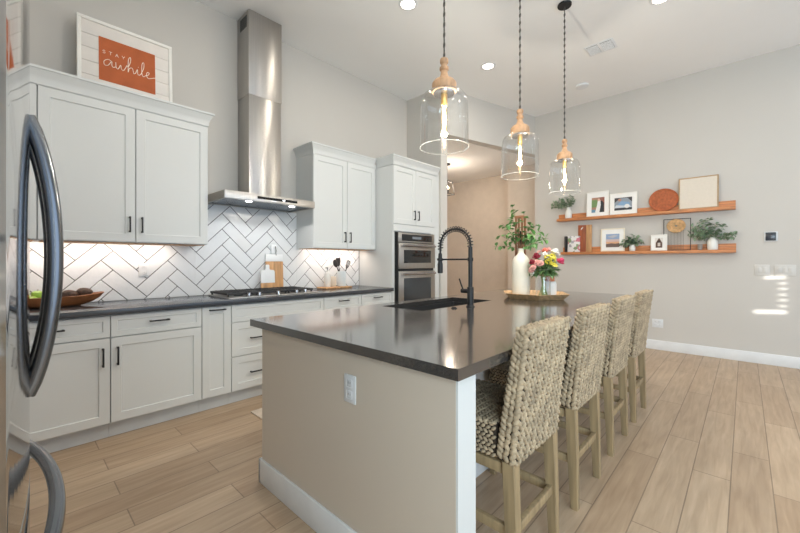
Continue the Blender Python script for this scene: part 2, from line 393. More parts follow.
def crown(b, path, z0, h=.112, out=.043):
    """moulding swept along a plan polyline; offset grows outwards with height (left side of the path is outside)"""
    prof = [(0, 0), (.004, .0), (.006, .03), (.014, .056), (out-.010, h-.024), (out-.008, h-.018), (out, h-.016), (out, h), (0, h)]
    P = [Vector((x, y)) for x, y in path]; rings = []
    for i, p in enumerate(P):
        d0 = (P[i]-P[i-1]).normalized() if i > 0 else None; d1 = (P[i+1]-P[i]).normalized() if i < len(P)-1 else None
        n0 = Vector((d0.y, -d0.x)) if d0 else None; n1 = Vector((d1.y, -d1.x)) if d1 else None
        if n0 is None: m = n1
        elif n1 is None: m = n0
        else: m = (n0+n1)/(1+n0.dot(n1))
        rings.append([b.bm.verts.new((p.x+m.x*o, p.y+m.y*o, z0+z)) for o, z in prof])
    b.ring_faces(rings); return b
YU = 3.505
def upper_unit(x0, x1, label, doors, cpath, gaps=True):
    t = Th('upper_cabinet', label, 'cabinet', ((x0+x1)/2, 3.68, 1.395), 'wall cabinets over the tiled backsplash')
    t.part('body', B().box(x0+.001, x1-.001, YU+.021, YK-.002, 1.395, 2.50), CABW)
    t.part('under_panel', B().box(x0+.02, x1-.02, YU+.03, YK-.03, 1.390, 1.396), WOODL, 'wood-toned underside')
    for dx0, dx1, hx in doors:
        d = t.part('door', shaker(B(), dx0+G, dx1-G, 1.40, 2.448, YU, rail=.062), CABW)
        t.part('pull', pull(hx, 1.535, YU, .125, True), BLACK, 'matte black bar pull', under=d)
    t.part('crown_moulding', crown(B().box(x0, x1, YU+.004, YK-.002, 2.45, 2.50), cpath, 2.455), CABW)
    return t
upper_unit(-.735, .128, 'white wall cabinet at the far left, partly behind the refrigerator handle', [(-.45, .128, .055), (-.735, -.45, -.49)], [(-.74, YU), (.128, YU)])
upper_unit(.128, 1.219, 'white two-door wall cabinet under the framed sign, left of the steel hood', [(.128, .682, .642), (.682, 1.219, .722)], [(.128, YU), (1.219, YU), (1.219, YK-.004)])
upper_unit(2.317, 3.283, 'white two-door wall cabinet right of the steel hood', [(2.317, 2.797, 2.757), (2.797, 3.262, 2.837)], [(2.317, YK-.004), (2.317, YU), (3.24, YU)])
t = Th('oven_cabinet', 'tall white cabinet housing the built-in wall oven', 'cabinet', (3.74, 3.53, 0))
YT = 3.2
b = B(); b.box(3.285, 3.325, YT+.02, YK-.002, .112, 2.50); b.box(4.075, 4.125, YT+.02, YK-.002, .112, 2.50); b.box(3.325, 4.075, YT+.02, YK-.002, 1.625, 2.50)
b.box(3.325, 4.075, YT+.02, YK-.002, .112, .56); b.box(3.325, 4.075, YK-.03, YK-.002, .56, 1.625)
b.box(4.125, 4.256, YT+.03, YT+.05, .0, 2.50)
t.part('body', b, CABW)
t.part('toe_kick', B().box(3.285, 4.125, YT+.07, YT+.085, 0, .112), KICK)
for dx0, dx1, hx in ((3.285, 3.715, 3.674), (3.715, 4.125, 3.756)):
    d = t.part('door', shaker(B(), dx0+G, dx1-G, 1.725, 2.455, YT, rail=.062), CABW)
    t.part('pull', pull(hx, 1.852, YT, .125, True), BLACK, 'matte black bar pull', under=d)
t.part('drawer', shaker(B(), 3.285+G, 4.125-G, .12, .55, YT), CABW)
t.part('front_rail', B().box(3.287, 4.123, YT+.002, YT+.02, 1.632, 1.715), CABW)
t.part('crown_moulding', crown(B().box(3.285, 4.16, YT+.004, YK-.002, 2.46, 2.50), [(3.285, 3.503), (3.285, YT), (4.20, YT)], 2.465), CABW)

# wall oven
t = Th('wall_oven', 'stainless combination microwave and wall oven in the tall cabinet', 'oven', (3.74, 3.5, .565))
x0, x1, yo = 3.332, 4.07, 3.165
t.part('housing', B().box(x0, x1, yo+.022, YK-.06, .565, 1.615), mat('oven_case', (40, 41, 43), .5))
t.part('side_trim', B().box(x0, x0+.01, yo+.006, yo+.03, .565, 1.612), BLACK)
cp = t.part('control_panel', B().box(x0+.008, x1, yo, yo+.03, 1.492, 1.612, .003), STEEL)
t.part('touch_display', B().box(x0+.07, x1-.06, yo-.003, yo+.002, 1.508, 1.592, .001), DKGLASS, 'dark glass touch display', under=cp)
t.part('clock_display', B().box(3.60, 3.78, yo-.0036, yo-.002, 1.535, 1.568), mat('clock_grey', (120, 128, 136), .3), under=cp)
def oven_door(z0, z1, wz0, wz1, hz, wm):
    d = t.part('oven_door', B().box(x0+.008, x1, yo-.012, yo+.02, z0, z1, .004), STEEL)
    t.part('door_window', B().box(x0+.095, x1-.095, yo-.015, yo-.008, wz0, wz1, .001), wm, 'dark glass window', under=d)
    b = B(); b.tube([(x0+.05, yo-.05, hz), (x1-.04, yo-.05, hz)], .013, 12)
    for x in (x0+.09, x1-.08): b.cyl((x, yo-.05, hz), (x, yo-.01, hz), .008, n=8)
    t.part('handle', b, STEELH, under=d)
oven_door(1.152, 1.482, 1.225, 1.392, 1.448, DKGLASS)
oven_door(.572, 1.118, .70, 1.030, 1.085, GREYGL)

# ------------------------------------------------------------------ backsplash tiles
def clip(poly, x0, x1, z0, z1):
    for ax, lim, keep in ((0, x0, 1), (0, x1, -1), (1, z0, 1), (1, z1, -1)):
        out = []
        for i, p in enumerate(poly):
            q = poly[(i+1) % len(poly)]; dp, dq = (p[ax]-lim)*keep, (q[ax]-lim)*keep
            if dp >= 0: out.append(p)
            if (dp >= 0) != (dq >= 0):
                u = dp/(dp-dq); out.append((p[0]+(q[0]-p[0])*u, p[1]+(q[1]-p[1])*u))
        poly = out
        if len(poly) < 3: return []
    return poly
def inset(poly, d):
    """shrink a convex polygon by d"""
    n = len(poly); res = []
    a = sum(poly[i][0]*poly[(i+1) % n][1]-poly[(i+1) % n][0]*poly[i][1] for i in range(n))
    if a < 0: poly = poly[::-1]
    for i in range(n):
        p0, p, p1 = Vector(poly[i-1]), Vector(poly[i]), Vector(poly[(i+1) % n])
        if (p-p0).length < 1e-5 or (p1-p).length < 1e-5: continue
        d0, d1 = (p-p0).normalized(), (p1-p).normalized()
        n0, n1 = Vector((-d0.y, d0.x)), Vector((-d1.y, d1.x))
        if 1+n0.dot(n1) < .2: return []
        res.append(tuple(p+(n0+n1)*d/(1+n0.dot(n1))))
    return res
b = B()
s = .0797; x00, z00 = 1.310, 1.414-4*s; gw = .0029
YTF = YK-.009
def add_tile(quad, reg):
    P = clip(inset(quad, gw), *reg)
    if len(P) < 3: return
    Q = inset(P, .0018)
    if len(Q) < 3: return
    # drop slivers
    ar = abs(sum(Q[i][0]*Q[(i+1) % len(Q)][1]-Q[(i+1) % len(Q)][0]*Q[i][1] for i in range(len(Q))))/2
    if ar < 3e-5 or len(Q) != len(P): return
    tl = (rnd.uniform(-1, 1)*.0012, rnd.uniform(-1, 1)*.0012)
    a0 = sum(P[i][0]*P[(i+1) % len(P)][1]-P[(i+1) % len(P)][0]*P[i][1] for i in range(len(P)))
    if a0 < 0: P = P[::-1]
    cx, cz = sum(p[0] for p in Q)/len(Q), sum(p[1] for p in Q)/len(Q)
    v = b.bm.verts.new
    back = [v((p[0], YK-.004, p[1])) for p in P]; o = [v((p[0], YTF+.0012, p[1])) for p in P]
    f = [v((p[0], YTF+(p[0]-cx)*tl[0]*4+(p[1]-cz)*tl[1]*4, p[1])) for p in Q]
    if True:
        # match starting vertex of inset ring
        best = min(range(len(Q)), key=lambda k: (Q[k][0]-P[0][0])**2+(Q[k][1]-P[0][1])**2)
        f = f[best:]+f[:best]
        b.ring_faces([back, o, f])
regs = [(-.74, 1.219, .918, 1.394), (1.219, 2.317, .918, 1.811), (2.317, 3.276, .918, 1.394)]
for reg in regs:
    b.mi = 1; b.box(reg[0], reg[1], YK-.0055, YK-.001, reg[2], reg[3]); b.mi = 0
    for k in range(-40, 60):
        for m in range(-8, 9):
            def T(u, v_): return (x00+(u-v_)*s, z00+(u+v_)*s)
            u0, v0 = k+6*m, k
            q = [T(u0, v0), T(u0+3, v0), T(u0+3, v0+1), T(u0, v0+1)]
            if max(p[0] for p in q) > reg[0] and min(p[0] for p in q) < reg[1] and max(p[1] for p in q) > reg[2] and min(p[1] for p in q) < reg[3]: add_tile(q, reg)
            u0, v0 = k+3+6*m, k-2
            q = [T(u0, v0), T(u0+1, v0), T(u0+1, v0+3), T(u0, v0+3)]
            if max(p[0] for p in q) > reg[0] and min(p[0] for p in q) < reg[1] and max(p[1] for p in q) > reg[2] and min(p[1] for p in q) < reg[3]: add_tile(q, reg)
b.mi = 1; b.box(3.276, 3.279, YK-.010, YK-.001, .918, 1.394); b.mi = 0
single('tile_backsplash', 'glossy white herringbone tile backsplash with dark grout above the wall counter', 'backsplash', b, [TILE, GROUT], angle=15)

def outlet(name, label, face, c, up=(0, 0, 1), w=.075, h=.118, gangs=1, rocker=False, group=None):
    """wall plate; face = outward normal axis vector, c = centre on the wall surface"""
    n = Vector(face); u = Vector(up); r = u.cross(n)
    M = Matrix((r, n, u)).transposed().to_4x4(); M.translation = Vector(c)
    t = Th(name, label, 'switch' if rocker else 'outlet', c, group)
    def lb(x0, x1, y0, y1, z0, z1, bev=0):
        bb = B().box(x0, x1, y0, y1, z0, z1, bev); bmesh.ops.transform(bb.bm, matrix=M, verts=bb.bm.verts); return bb
    W_ = w+.046*(gangs-1)
    t.part('wall_plate', lb(-W_/2, W_/2, .0004, .007, -h/2, h/2, .003), SWP if rocker else WHITEP)
    for g in range(gangs):
        x = (g-(gangs-1)/2)*.046
        if rocker: t.part('rocker', lb(x-.017, x+.017, .006, .011, -.034, .034, .002), SWP)
        else:
            for zz in (-.024, .024):
                soc = t.part('socket', lb(x-.018, x+.018, .006, .0085, zz-.017, zz+.017, .003), WHITEP)
                for xx in (-.006, .006): t.part('slot', lb(x+xx-.001, x+xx+.001, .0082, .0088, zz-.002, zz+.007), BLACK, under=soc)
    return t
outlet('wall_outlet', 'white outlet set in the herringbone tile between refrigerator and cooktop', (0, -1, 0), (.807, YTF-.0015, 1.172))

# ------------------------------------------------------------------ range hood
t = Th('range_hood', 'stainless steel chimney range hood over the cooktop', 'hood', (1.77, 3.6, 1.80))
t.part('upper_chimney', B().box(1.627, 1.982, 3.590, YK-.002, 2.92, 3.758, .003), STEELC)
t.part('lower_chimney', B().box(1.632, 1.977, 3.595, YK-.002, 1.88, 2.925, .003), STEELC)
b = B()
for k in range(7): b.box(1.6255, 1.6275, 3.64+k*.022, 3.652+k*.022, 3.60, 3.72)
t.part('vent_slots', b, BLACK)
b = B(); b.box(1.30, 2.232, 3.345, 3.365, 1.812, 1.884, .002); b.box(1.30, 1.318, 3.36, YK-.002, 1.812, 1.884); b.box(2.214, 2.232, 3.36, YK-.002, 1.812, 1.884); b.box(1.305, 2.227, 3.36, YK-.002, 1.866, 1.884)
t.part('canopy', b, STEEL)
t.part('filter_panel', B().box(1.32, 2.212, 3.366, YK-.012, 1.820, 1.828), mat('hood_filter', (120, 124, 128), .25, 1))
cs = t.part('control_strip', B().box(1.60, 2.02, 3.342, 3.346, 1.838, 1.862), DKGLASS, 'black touch control strip')
t.part('indicator', B().box(1.86, 1.88, 3.341, 3.343, 1.846, 1.854), LAMPC, under=cs)
for x in (1.563, 2.02):
    b = B(); b.lathe([(.03, 0), (.03, .004)], (x, 3.45, 1.816), 18); t.part('hood_lamp', b, LAMPC, 'glowing white lamp')
    light('SPOT', 'hood_lamp_light', (x, 3.45, 1.80), 4.2, (1, .97, .93), (0, .15, -1), radius=.03).data.spot_size = math.radians(130)

# cooktop
t = Th('gas_cooktop', 'stainless gas cooktop with cast iron grates on the wall counter', 'cooktop', (1.77, 3.53, .9175))
t.part('tray', B().box(1.31, 2.232, 3.262, 3.765, .9175, .927, .003), STEEL)
for (gx0, gx1) in ((1.325, 1.615), (1.625, 1.915), (1.925, 2.215)):
    b = B()
    gy0, gy1 = 3.36, 3.75
    for y in (gy0, gy1): b.box(gx0, gx1, y-.007, y+.007, .942, .962, .002)
    for x in (gx0+.007, gx1-.007): b.box(x-.007, x+.007, gy0, gy1, .942, .962, .002)
    for k in range(1, 6): x = gx0+(gx1-gx0)*k/6; b.box(x-.005, x+.005, gy0, gy1, .946, .964)
    for k in range(1, 6): y = gy0+(gy1-gy0)*k/6; b.box(gx0, gx1, y-.005, y+.005, .946, .962)
    for x in (gx0+.012, gx1-.012):
        for y in (gy0+.01, gy1-.01): b.box(x-.007, x+.007, y-.007, y+.007, .927, .945)
    t.part('grate', b, GRATE)
for bx, by, br in ((1.47, 3.46, .035), (1.47, 3.65, .045), (1.77, 3.555, .06), (2.07, 3.46, .045), (2.07, 3.65, .035)):
    t.part('burner', B().lathe([(br*1.2, 0), (br*1.2, .006), (br, .007), (br, .013), (br*.8, .015)], (bx, by, .927), 20), GRATE)
for kx in (1.50, 1.60, 1.79, 1.99, 2.09):
    t.part('knob', B().lathe([(.024, 0), (.024, .006), (.019, .008), (.017, .03), (.014, .033)], (kx, 3.305, .927), 18), STEELH)

# cutting boards leaning on the tile
t = Th('cutting_board', 'tall wooden cutting board with white marble top behind the cooktop', 'cutting board', (2.022, 3.814, .9185), None, (math.radians(-2.5), 0, 0))
t.part('wood_panel', B().box(1.920, 2.124, 3.804, 3.822, .9185, 1.245, .003), WOODL)
t.part('marble_top', B().box(1.920, 2.124, 3.804, 3.822, 1.2455, 1.325, .003), MARB, 'white marble top end')
t.part('handle', B().box(1.985, 2.058, 3.804, 3.822, 1.3255, 1.437, .012, 3), MARB, 'white marble handle')
t.part('hanging_loop', B().tube([(2.035, 3.800, 1.415), (2.045, 3.798, 1.36), (2.04, 3.798, 1.31), (2.03, 3.798, 1.36), (2.03, 3.800, 1.41)], .003, 6), mat('leather_loop', (130, 125, 118), .7))
t = Th('cutting_board', 'small white paddle board with wooden foot in front of the tall board', 'cutting board', (1.92, 3.77, .9185), None, (math.radians(-2.5), 0, 0))
t.part('wood_foot', B().box(1.840, 2.0, 3.760, 3.776, .9185, 1.013, .003), WOODL, 'wooden lower end')
b = B(); b.prism([(1.842, 3.761, 1.0135), (1.998, 3.761, 1.0135), (1.998, 3.761, 1.135), (1.988, 3.761, 1.15), (1.945, 3.761, 1.155), (1.938, 3.761, 1.165), (1.938, 3.761, 1.20), (1.93, 3.761, 1.21), (1.905, 3.761, 1.21), (1.898, 3.761, 1.20), (1.898, 3.761, 1.165), (1.89, 3.761, 1.155), (1.852, 3.761, 1.15), (1.842, 3.761, 1.135)], (0, .015, 0))
t.part('white_paddle', b, MARB, 'white body with rounded handle')

# utensil tray
single('wooden_board', 'small wooden board holding the utensil crock by the wall', 'board', B().box(2.555, 2.955, 3.60, 3.79, .9175, .934, .004), WOODL)
t = Th('soap_bottle', 'slim white bottle beside the utensil crock', 'bottle', (2.655, 3.71, .9345))
t.part('bottle', B().lathe([(.036, 0), (.040, .006), (.040, .14), (.034, .165), (.014, .18), (.014, .20)], (2.655, 3.71, .9345), 22), CERW)
b = B(); b.cyl((2.655, 3.71, 1.135), (2.655, 3.71, 1.165), .006, n=8); b.box(2.625, 2.662, 3.703, 3.717, 1.16, 1.172, .003)
t.part('pump', b, STEELH)
single('canister', 'short beige canister between the white bottle and the crock', 'canister', B().lathe([(.04, 0), (.043, .006), (.043, .11), (.036, .122), (.02, .126)], (2.752, 3.735, .9345), 22), mat('beige_canister', (222, 208, 190), .3))
b = B(); c = (2.86, 3.70, .9345); b.lathe([(.050, 0), (.054, .008), (.054, .185), (.050, .187), (.048, .180), (.048, .02)], c, 26)
single('utensil_crock', 'white crock full of dark cooking utensils', 'crock', b, mat('crock_white', (226, 234, 238), .3))
def utensil(name, label, p0, p1, kind, lean):
    t = Th(name, label, 'utensil', p0, 'utensils in the white crock')
    p0, p1 = Vector(p0), Vector(p1); d = (p1-p0).normalized(); sx = Vector((1, 0, 0)); sx = (sx-d*sx.dot(d)).normalized(); ny = d.cross(sx)
    t.part('handle', B().tube([p0, p0+(p1-p0)*.72], .006, 8), BLACK)
    m = mat('dark_utensil', (52, 44, 42), .45)
    if kind == 'spoon': t.part('head', B().ell(p0+(p1-p0)*.86, (sx*.036, ny*.010, d*.052), 12, 8), m)
    elif kind == 'spat':
        a = p0+(p1-p0)*.70; b = B(); q = [a-sx*.014, a+sx*.014, a+sx*.036+d*.05, a+sx*.038+d*.1, a-sx*.03+d*.105, a-sx*.034+d*.05]
        b.prism(q, ny*.005); t.part('head', b, m)
    else:
        b = B(); a = p0+(p1-p0)*.70
        for k in range(-2, 3): b.tube([a, a+d*.05+sx*k*.012+ny*.004, a+d*.10+sx*k*.014, a+d*.12+sx*k*.008], .0035, 6)
        b.tube([a+d*.05-sx*.026, a+d*.05+ny*.01, a+d*.05+sx*.026], .0035, 6); t.part('head', b, m)
utensil('spoon', 'dark oval spoon, leftmost in the white crock', (2.895, 3.70, .957), (2.747, 3.698, 1.262), 'spoon', 0)
utensil('spatula', 'dark flat spatula standing between the other two utensils', (2.870, 3.728, .957), (2.835, 3.738, 1.285), 'spat', 0)
utensil('pasta_fork', 'dark slotted fork leaning right in the white crock', (2.834, 3.674, .957), (2.945, 3.668, 1.225), 'fork', 0)

# dough bowl and fruit
def rim_z(a): return .075+.018*abs(math.cos(a))**3
b = B(); rings = []
cx, cy, cz = .195, 3.66, .9175
def brow(fr, z, ins): return [b.bm.verts.new((cx+(.315*fr-ins)*math.copysign(abs(math.cos(a))**.85, math.cos(a)), cy+(.115*fr-ins*.8)*math.copysign(abs(math.sin(a))**.9, math.sin(a)), cz+z*rim_z(a)/.075)) for a in [2*PI*k/40 for k in range(40)]]
b.ring_faces([brow(.55, 0, 0), brow(.75, .018, 0), brow(.92, .048, 0), brow(1, .075, 0), brow(1, .077, .012), brow(.90, .05, .012), brow(.72, .026, .012), brow(.5, .014, .012)])
single('dough_bowl', 'long carved wooden dough bowl of fruit on the wall counter', 'bowl', b, WOODB, (cx, cy, cz))
AVO = mat('avocado_skin', (74, 56, 46), .6, 0, .25, 30, bump=.5, bscale=120)
def avocado(c, a, label):
    ca, sa = math.cos(a), math.sin(a); b = B(); prof = [(0, -.05), (.018, -.046), (.031, -.03), (.035, -.008), (.031, .018), (.021, .038), (.010, .048), (0, .05)]
    b.lathe(prof, (0, 0, 0), 18, (False, False)); bmesh.ops.remove_doubles(b.bm, verts=b.bm.verts, dist=.0005)
    bmesh.ops.rotate(b.bm, verts=b.bm.verts, matrix=Matrix.Rotation(PI/2, 3, 'Y')); bmesh.ops.rotate(b.bm, verts=b.bm.verts, matrix=Matrix.Rotation(a, 3, 'Z')); bmesh.ops.translate(b.bm, verts=b.bm.verts, vec=c)
    single('avocado', label, 'avocado', b, AVO, c, 'avocados in the wooden bowl')
avocado((.306, 3.652, 1.002), .2, 'dark brown avocado nearer the refrigerator handle in the wooden bowl')
avocado((.392, 3.67, 1.012), -.35, 'dark brown avocado nearer the pointed right tip of the wooden bowl')
APP = mat('green_apple_skin', (150, 186, 74), .35, 0, .08, 10)
def apple(c, label, r=.034):
    t = Th('green_apple', label, 'apple', c, 'green apples in the wooden bowl')
    t.part('flesh', B().lathe([(.001, -.75*r), (.4*r, -.9*r), (.85*r, -.55*r), (r, 0), (.9*r, .55*r), (.5*r, .85*r), (.15*r, .7*r), (.001, .62*r)], c, 20), APP)
    t.part('stem', B().tube([(c[0], c[1], c[2]+.6*r), (c[0]+.004, c[1], c[2]+1.2*r)], .002, 6), STEMM)
apple((.135, 3.67, 1.008), 'bright green apple on top of the others in the bowl')
apple((.105, 3.625, .972), 'bright green apple at the front left of the bowl')
apple((.185, 3.635, .972), 'bright green apple just left of the refrigerator handle, low in the bowl')

# framed sign on the wall cabinet
t = Th('framed_sign', 'white framed sign with rust orange panel and script on top of the wall cabinets', 'sign', (.675, 3.73, 2.572), None, (math.radians(-3), 0, 0))
sx0, sx1, sz0, sz1, sy = .352, .995, 2.572, 3.165, 3.72
b = B(); fw = .026
b.box(sx0, sx1, sy-.012, sy+.014, sz1-fw, sz1, .003); b.box(sx0, sx1, sy-.012, sy+.014, sz0, sz0+fw, .003); b.box(sx0, sx0+fw, sy-.012, sy+.014, sz0+fw, sz1-fw, .003); b.box(sx1-fw, sx1, sy-.012, sy+.014, sz0+fw, sz1-fw, .003)
t.part('frame', b, FRAMEW)
b = B(); ph = (sz1-sz0-2*fw)/5
for k in range(5): b.box(sx0+fw, sx1-fw, sy-.002, sy+.010, sz0+fw+k*ph+.0015, sz0+fw+(k+1)*ph-.0015, .001)
t.part('shiplap_board', b, mat('shiplap_white', (232, 226, 220), .7))
ox0, ox1, oz0, oz1 = .484, .866, 2.69, 3.04
pnl = t.part('rust_panel', B().box(ox0, ox1, sy-.004, sy-.002, oz0, oz1), mat('rust_paper', (186, 98, 56), .8, 0, .05, 10), 'rust orange panel with white lettering')
def strokes(b, ss, x, z, sc, y, r):
    for st in ss:
        pts = [Vector((x+p[0]*sc, y, z+p[1]*sc)) for p in st]
        if len(pts) > 2:
            q = []
            for i in range(len(pts)-1):
                p0, p1, p2, p3 = pts[max(i-1, 0)], pts[i], pts[i+1], pts[min(i+2, len(pts)-1)]
                for k in range(5):
                    u = k/5; q.append(.5*((2*p1)+(p2-p0)*u+(2*p0-5*p1+4*p2-p3)*u*u+(3*p1-p0-3*p2+p3)*u**3))
            pts = q+[pts[-1]]
        b.tube(pts, r, 5, flat=(1, 1))
b = B()
CAPS = {'S': [[(.75, .85), (.5, 1), (.2, .88), (.2, .65), (.7, .4), (.75, .15), (.45, 0), (.1, .12)]], 'T': [[(0, 1), (.85, 1)], [(.42, 1), (.42, 0)]], 'A': [[(0, 0), (.42, 1)], [(.42, 1), (.85, 0)], [(.18, .38), (.68, .38)]], 'Y': [[(0, 1), (.4, .5)], [(.85, 1), (.4, .5)], [(.4, .5), (.4, 0)]]}
for i, ch in enumerate('STAY'): strokes(b, CAPS[ch], ox0+.022+i*.042, 2.913, .024, sy-.0045, .0016)
t.part('lettering', b, mat('lettering_white', (246, 236, 222), .6), 'word STAY in spaced capitals', under=pnl)
b = B(); sw = [
 [(.42, .35), (.25, .42), (.06, .25), (.08, .03), (.25, .06), (.42, .36), (.43, .12), (.50, .02), (.62, .10)],
 [(.62, .38), (.64, .08), (.74, .02), (.86, .30), (.90, .08), (1.0, .02), (1.14, .30), (1.17, .40)],
 [(1.17, .40), (1.24, .34), (1.36, .70), (1.36, .98), (1.26, .82), (1.24, .40), (1.24, .0), (1.30, .26), (1.44, .34), (1.50, .18), (1.53, .02), (1.62, .08)],
 [(1.62, .08), (1.72, .36), (1.73, .10), (1.80, .02), (1.90, .12)], [(1.76, .52), (1.775, .54)],
 [(1.90, .12), (2.06, .60), (2.06, .92), (1.97, .80), (1.95, .30), (2.0, .03), (2.12, .06)],
 [(2.12, .10), (2.30, .22), (2.34, .36), (2.24, .36), (2.20, .14), (2.30, .0), (2.48, .06), (2.75, .20)]]
strokes(b, sw, ox0+.025, 2.815, .133, sy-.0045, .0026)
t.part('script', b, MATS['lettering_white'], 'word awhile in flowing script', under=pnl)

# ------------------------------------------------------------------ refrigerator
FC, FK = 1.205, .174
def fx(y, bulge=.031): return bulge-FK*(y-FC)**2
t = Th('refrigerator', 'stainless steel french door refrigerator at the left edge', 'refrigerator', (-.35, FC, 0))
t.part('body', B().box(-.735, -.065, .755, 1.655, .02, 1.86, .004), mat('fridge_case', (70, 70, 72), .5))
def curved_panel(y0, y1, z0, z1, n=14, r=.008):
    b = B(); rings = []
    ys = [y0+(y1-y0)*k/n for k in range(n+1)]
    def ring(z, ins):
        pts = [(-.06, y0+ins), ] + [(fx(y0)-r-ins, y0+ins)] + [(fx(min(max(y, y0+r), y1-r))-ins, min(max(y, y0+r+ins), y1-r-ins)) for y in ys] + [(fx(y1)-r-ins, y1-ins), (-.06, y1-ins)]
        return [b.bm.verts.new((x, y, z)) for x, y in pts]
    b.ring_faces([ring(z0, .003), ring(z0+.004, 0), ring(z1-.004, 0), ring(z1, .003)])
    return b
dl = t.part('door', curved_panel(.752, 1.2025, .80, 1.868), STEELD)
dr = t.part('door', curved_panel(1.2075, 1.658, .80, 1.868), STEELD)
fd = t.part('freezer_drawer', curved_panel(.752, 1.658, .06, .793, 24), STEELD)
def bow(p0, p1, out, n=22):
    p0, p1 = Vector(p0), Vector(p1)
    return [p0.lerp(p1, k/n)+Vector((out*(1-(2*k/n-1)**2)**.8, 0, 0)) for k in range(n+1)]
for y, par in ((1.152, dl), (1.262, dr)):
    t.part('handle', B().tube(bow((.026, y, .955), (.026, y, 1.568), .046), .0145, 14), FRH, under=par)
t.part('handle', B().tube(bow((.006, .82, .712), (.006, 1.60, .712), .070), .0145, 14), FRH, under=fd)

# ------------------------------------------------------------------ island
IX0, IX1, IY0, IY1 = .945, 4.20, .643, 2.07
t = Th('kitchen_island', 'large beige and white kitchen island under the dark countertop', 'island', (2.67, 1.35, 0))
t.part('end_wall', B().box(.980, 1.085, .676, 1.992, .0, .878), ISLB, 'beige painted end wall')
t.part('corner_post', B().box(.981, 1.087, .668, .677, .0, .878), CABW, 'white painted edge post')
t.part('end_wall', B().box(4.04, 4.14, 1.14, 2.022, .0, .878), ISLB)
t.part('back_panel', B().box(1.085, 4.04, 1.14, 1.16, .0, .878), TRIM, 'white panel under the seating overhang')
b = B(); b.box(1.087, 4.04, 1.985, 2.01, .112, .878); b.box(1.085, 4.04, 1.93, 1.945, 0, .112); t.part('front_frame', b, CABW)
b = B(); b.box(.966, .980, .668, 2.006, 0, .134, .003); b.box(.966, 1.087, 1.992, 2.007, 0, .134, .003)
t.part('baseboard', b, TRIM, 'white baseboard')
b = B(); b.box(1.087, 4.04, 1.128, 1.14, 0, .134, .002); t.part('baseboard', b, TRIM, 'white baseboard behind the stools')
outlet('wall_outlet', 'white outlet on the beige end of the island', (-1, 0, 0), (.980, 1.205, .715))
single('kitchen_mat', 'pale flat floor mat between the island and the drawer cabinet', 'mat', B().box(1.362, 2.75, 2.45, 2.975, .0004, .009, .003), mat('pale_mat_weave', (214, 200, 184), .9, 0, .03, 30))
# slab with a sink cut-out
SX0, SX1, SY0, SY1 = 1.88, 2.79, 1.560, 1.955
b = B(); xs = [IX0, SX0, SX1, IX1]; ys = [IY0, SY0, SY1, IY1]; z0, z1 = .8785, .917
V = {(i, j, k): b.bm.verts.new((xs[i], ys[j], (z0, z1)[k])) for i in range(4) for j in range(4) for k in range(2)}
for i in range(3):
    for j in range(3):
        if i == 1 and j == 1: continue
        b.bm.faces.new([V[i, j, 1], V[i+1, j, 1], V[i+1, j+1, 1], V[i, j+1, 1]]); b.bm.faces.new([V[i, j, 0], V[i, j+1, 0], V[i+1, j+1, 0], V[i+1, j, 0]])
for k in range(3):
    for q in ((k, 0, k+1, 0), (k+1, 3, k, 3), (0, k+1, 0, k), (3, k, 3, k+1)):
        b.bm.faces.new([V[q[0], q[1], 0], V[q[2], q[3], 0], V[q[2], q[3], 1], V[q[0], q[1], 1]])
for q in ((1, 1, 1, 2), (1, 2, 2, 2), (2, 2, 2, 1), (2, 1, 1, 1)):
    b.bm.faces.new([V[q[0], q[1], 0], V[q[2], q[3], 0], V[q[2], q[3], 1], V[q[0], q[1], 1]])
oe = [e for e in b.bm.edges if all((v.co.x in (xs[0], xs[3]) or v.co.y in (ys[0], ys[3])) for v in e.verts) and e.calc_face_angle(0) > 1]
bmesh.ops.bevel(b.bm, geom=oe, offset=.003, segments=2, affect='EDGES')
single('island_countertop', 'thick dark polished quartz slab on the island', 'countertop', b, QUARTZ, (2.67, 1.35, .8785))
# sink
t = Th('kitchen_sink', 'black undermount sink set in the island countertop', 'sink', (2.33, 1.765, .66))
def rrect(b, x0, x1, y0, y1, z, r, n=5):
    pts = []
    for (cx, cy, a0) in ((x1-r, y1-r, 0), (x0+r, y1-r, PI/2), (x0+r, y0+r, PI), (x1-r, y0+r, 3*PI/2)):
        for k in range(n+1): a = a0+PI/2*k/n; pts.append(b.bm.verts.new((cx+r*math.cos(a), cy+r*math.sin(a), z)))
    return pts
b = B(); e = .012
b.ring_faces([rrect(b, SX0-e, SX1+e, SY0-e, SY1+e, .877, .02), rrect(b, SX0-e, SX1+e, SY0-e, SY1+e, .68, .03), rrect(b, SX0, SX1, SY0, SY1, .664, .04)], cap=(False, True))
b.ring_faces([rrect(b, SX0-e, SX1+e, SY0-e, SY1+e, .877, .02), rrect(b, SX0+.001, SX1-.001, SY0+.001, SY1-.001, .877, .02), rrect(b, SX0+.003, SX1-.003, SY0+.003, SY1-.003, .70, .02), rrect(b, SX0+.03, SX1-.03, SY0+.03, SY1-.03, .682, .04)], cap=(False, True))
t.part('basin', b, SINKM)
t.part('drain', B().lathe([(.045, 0), (.045, .003), (.03, .004), (.03, .001)], (2.33, 1.83, .6822), 20), STEELH)
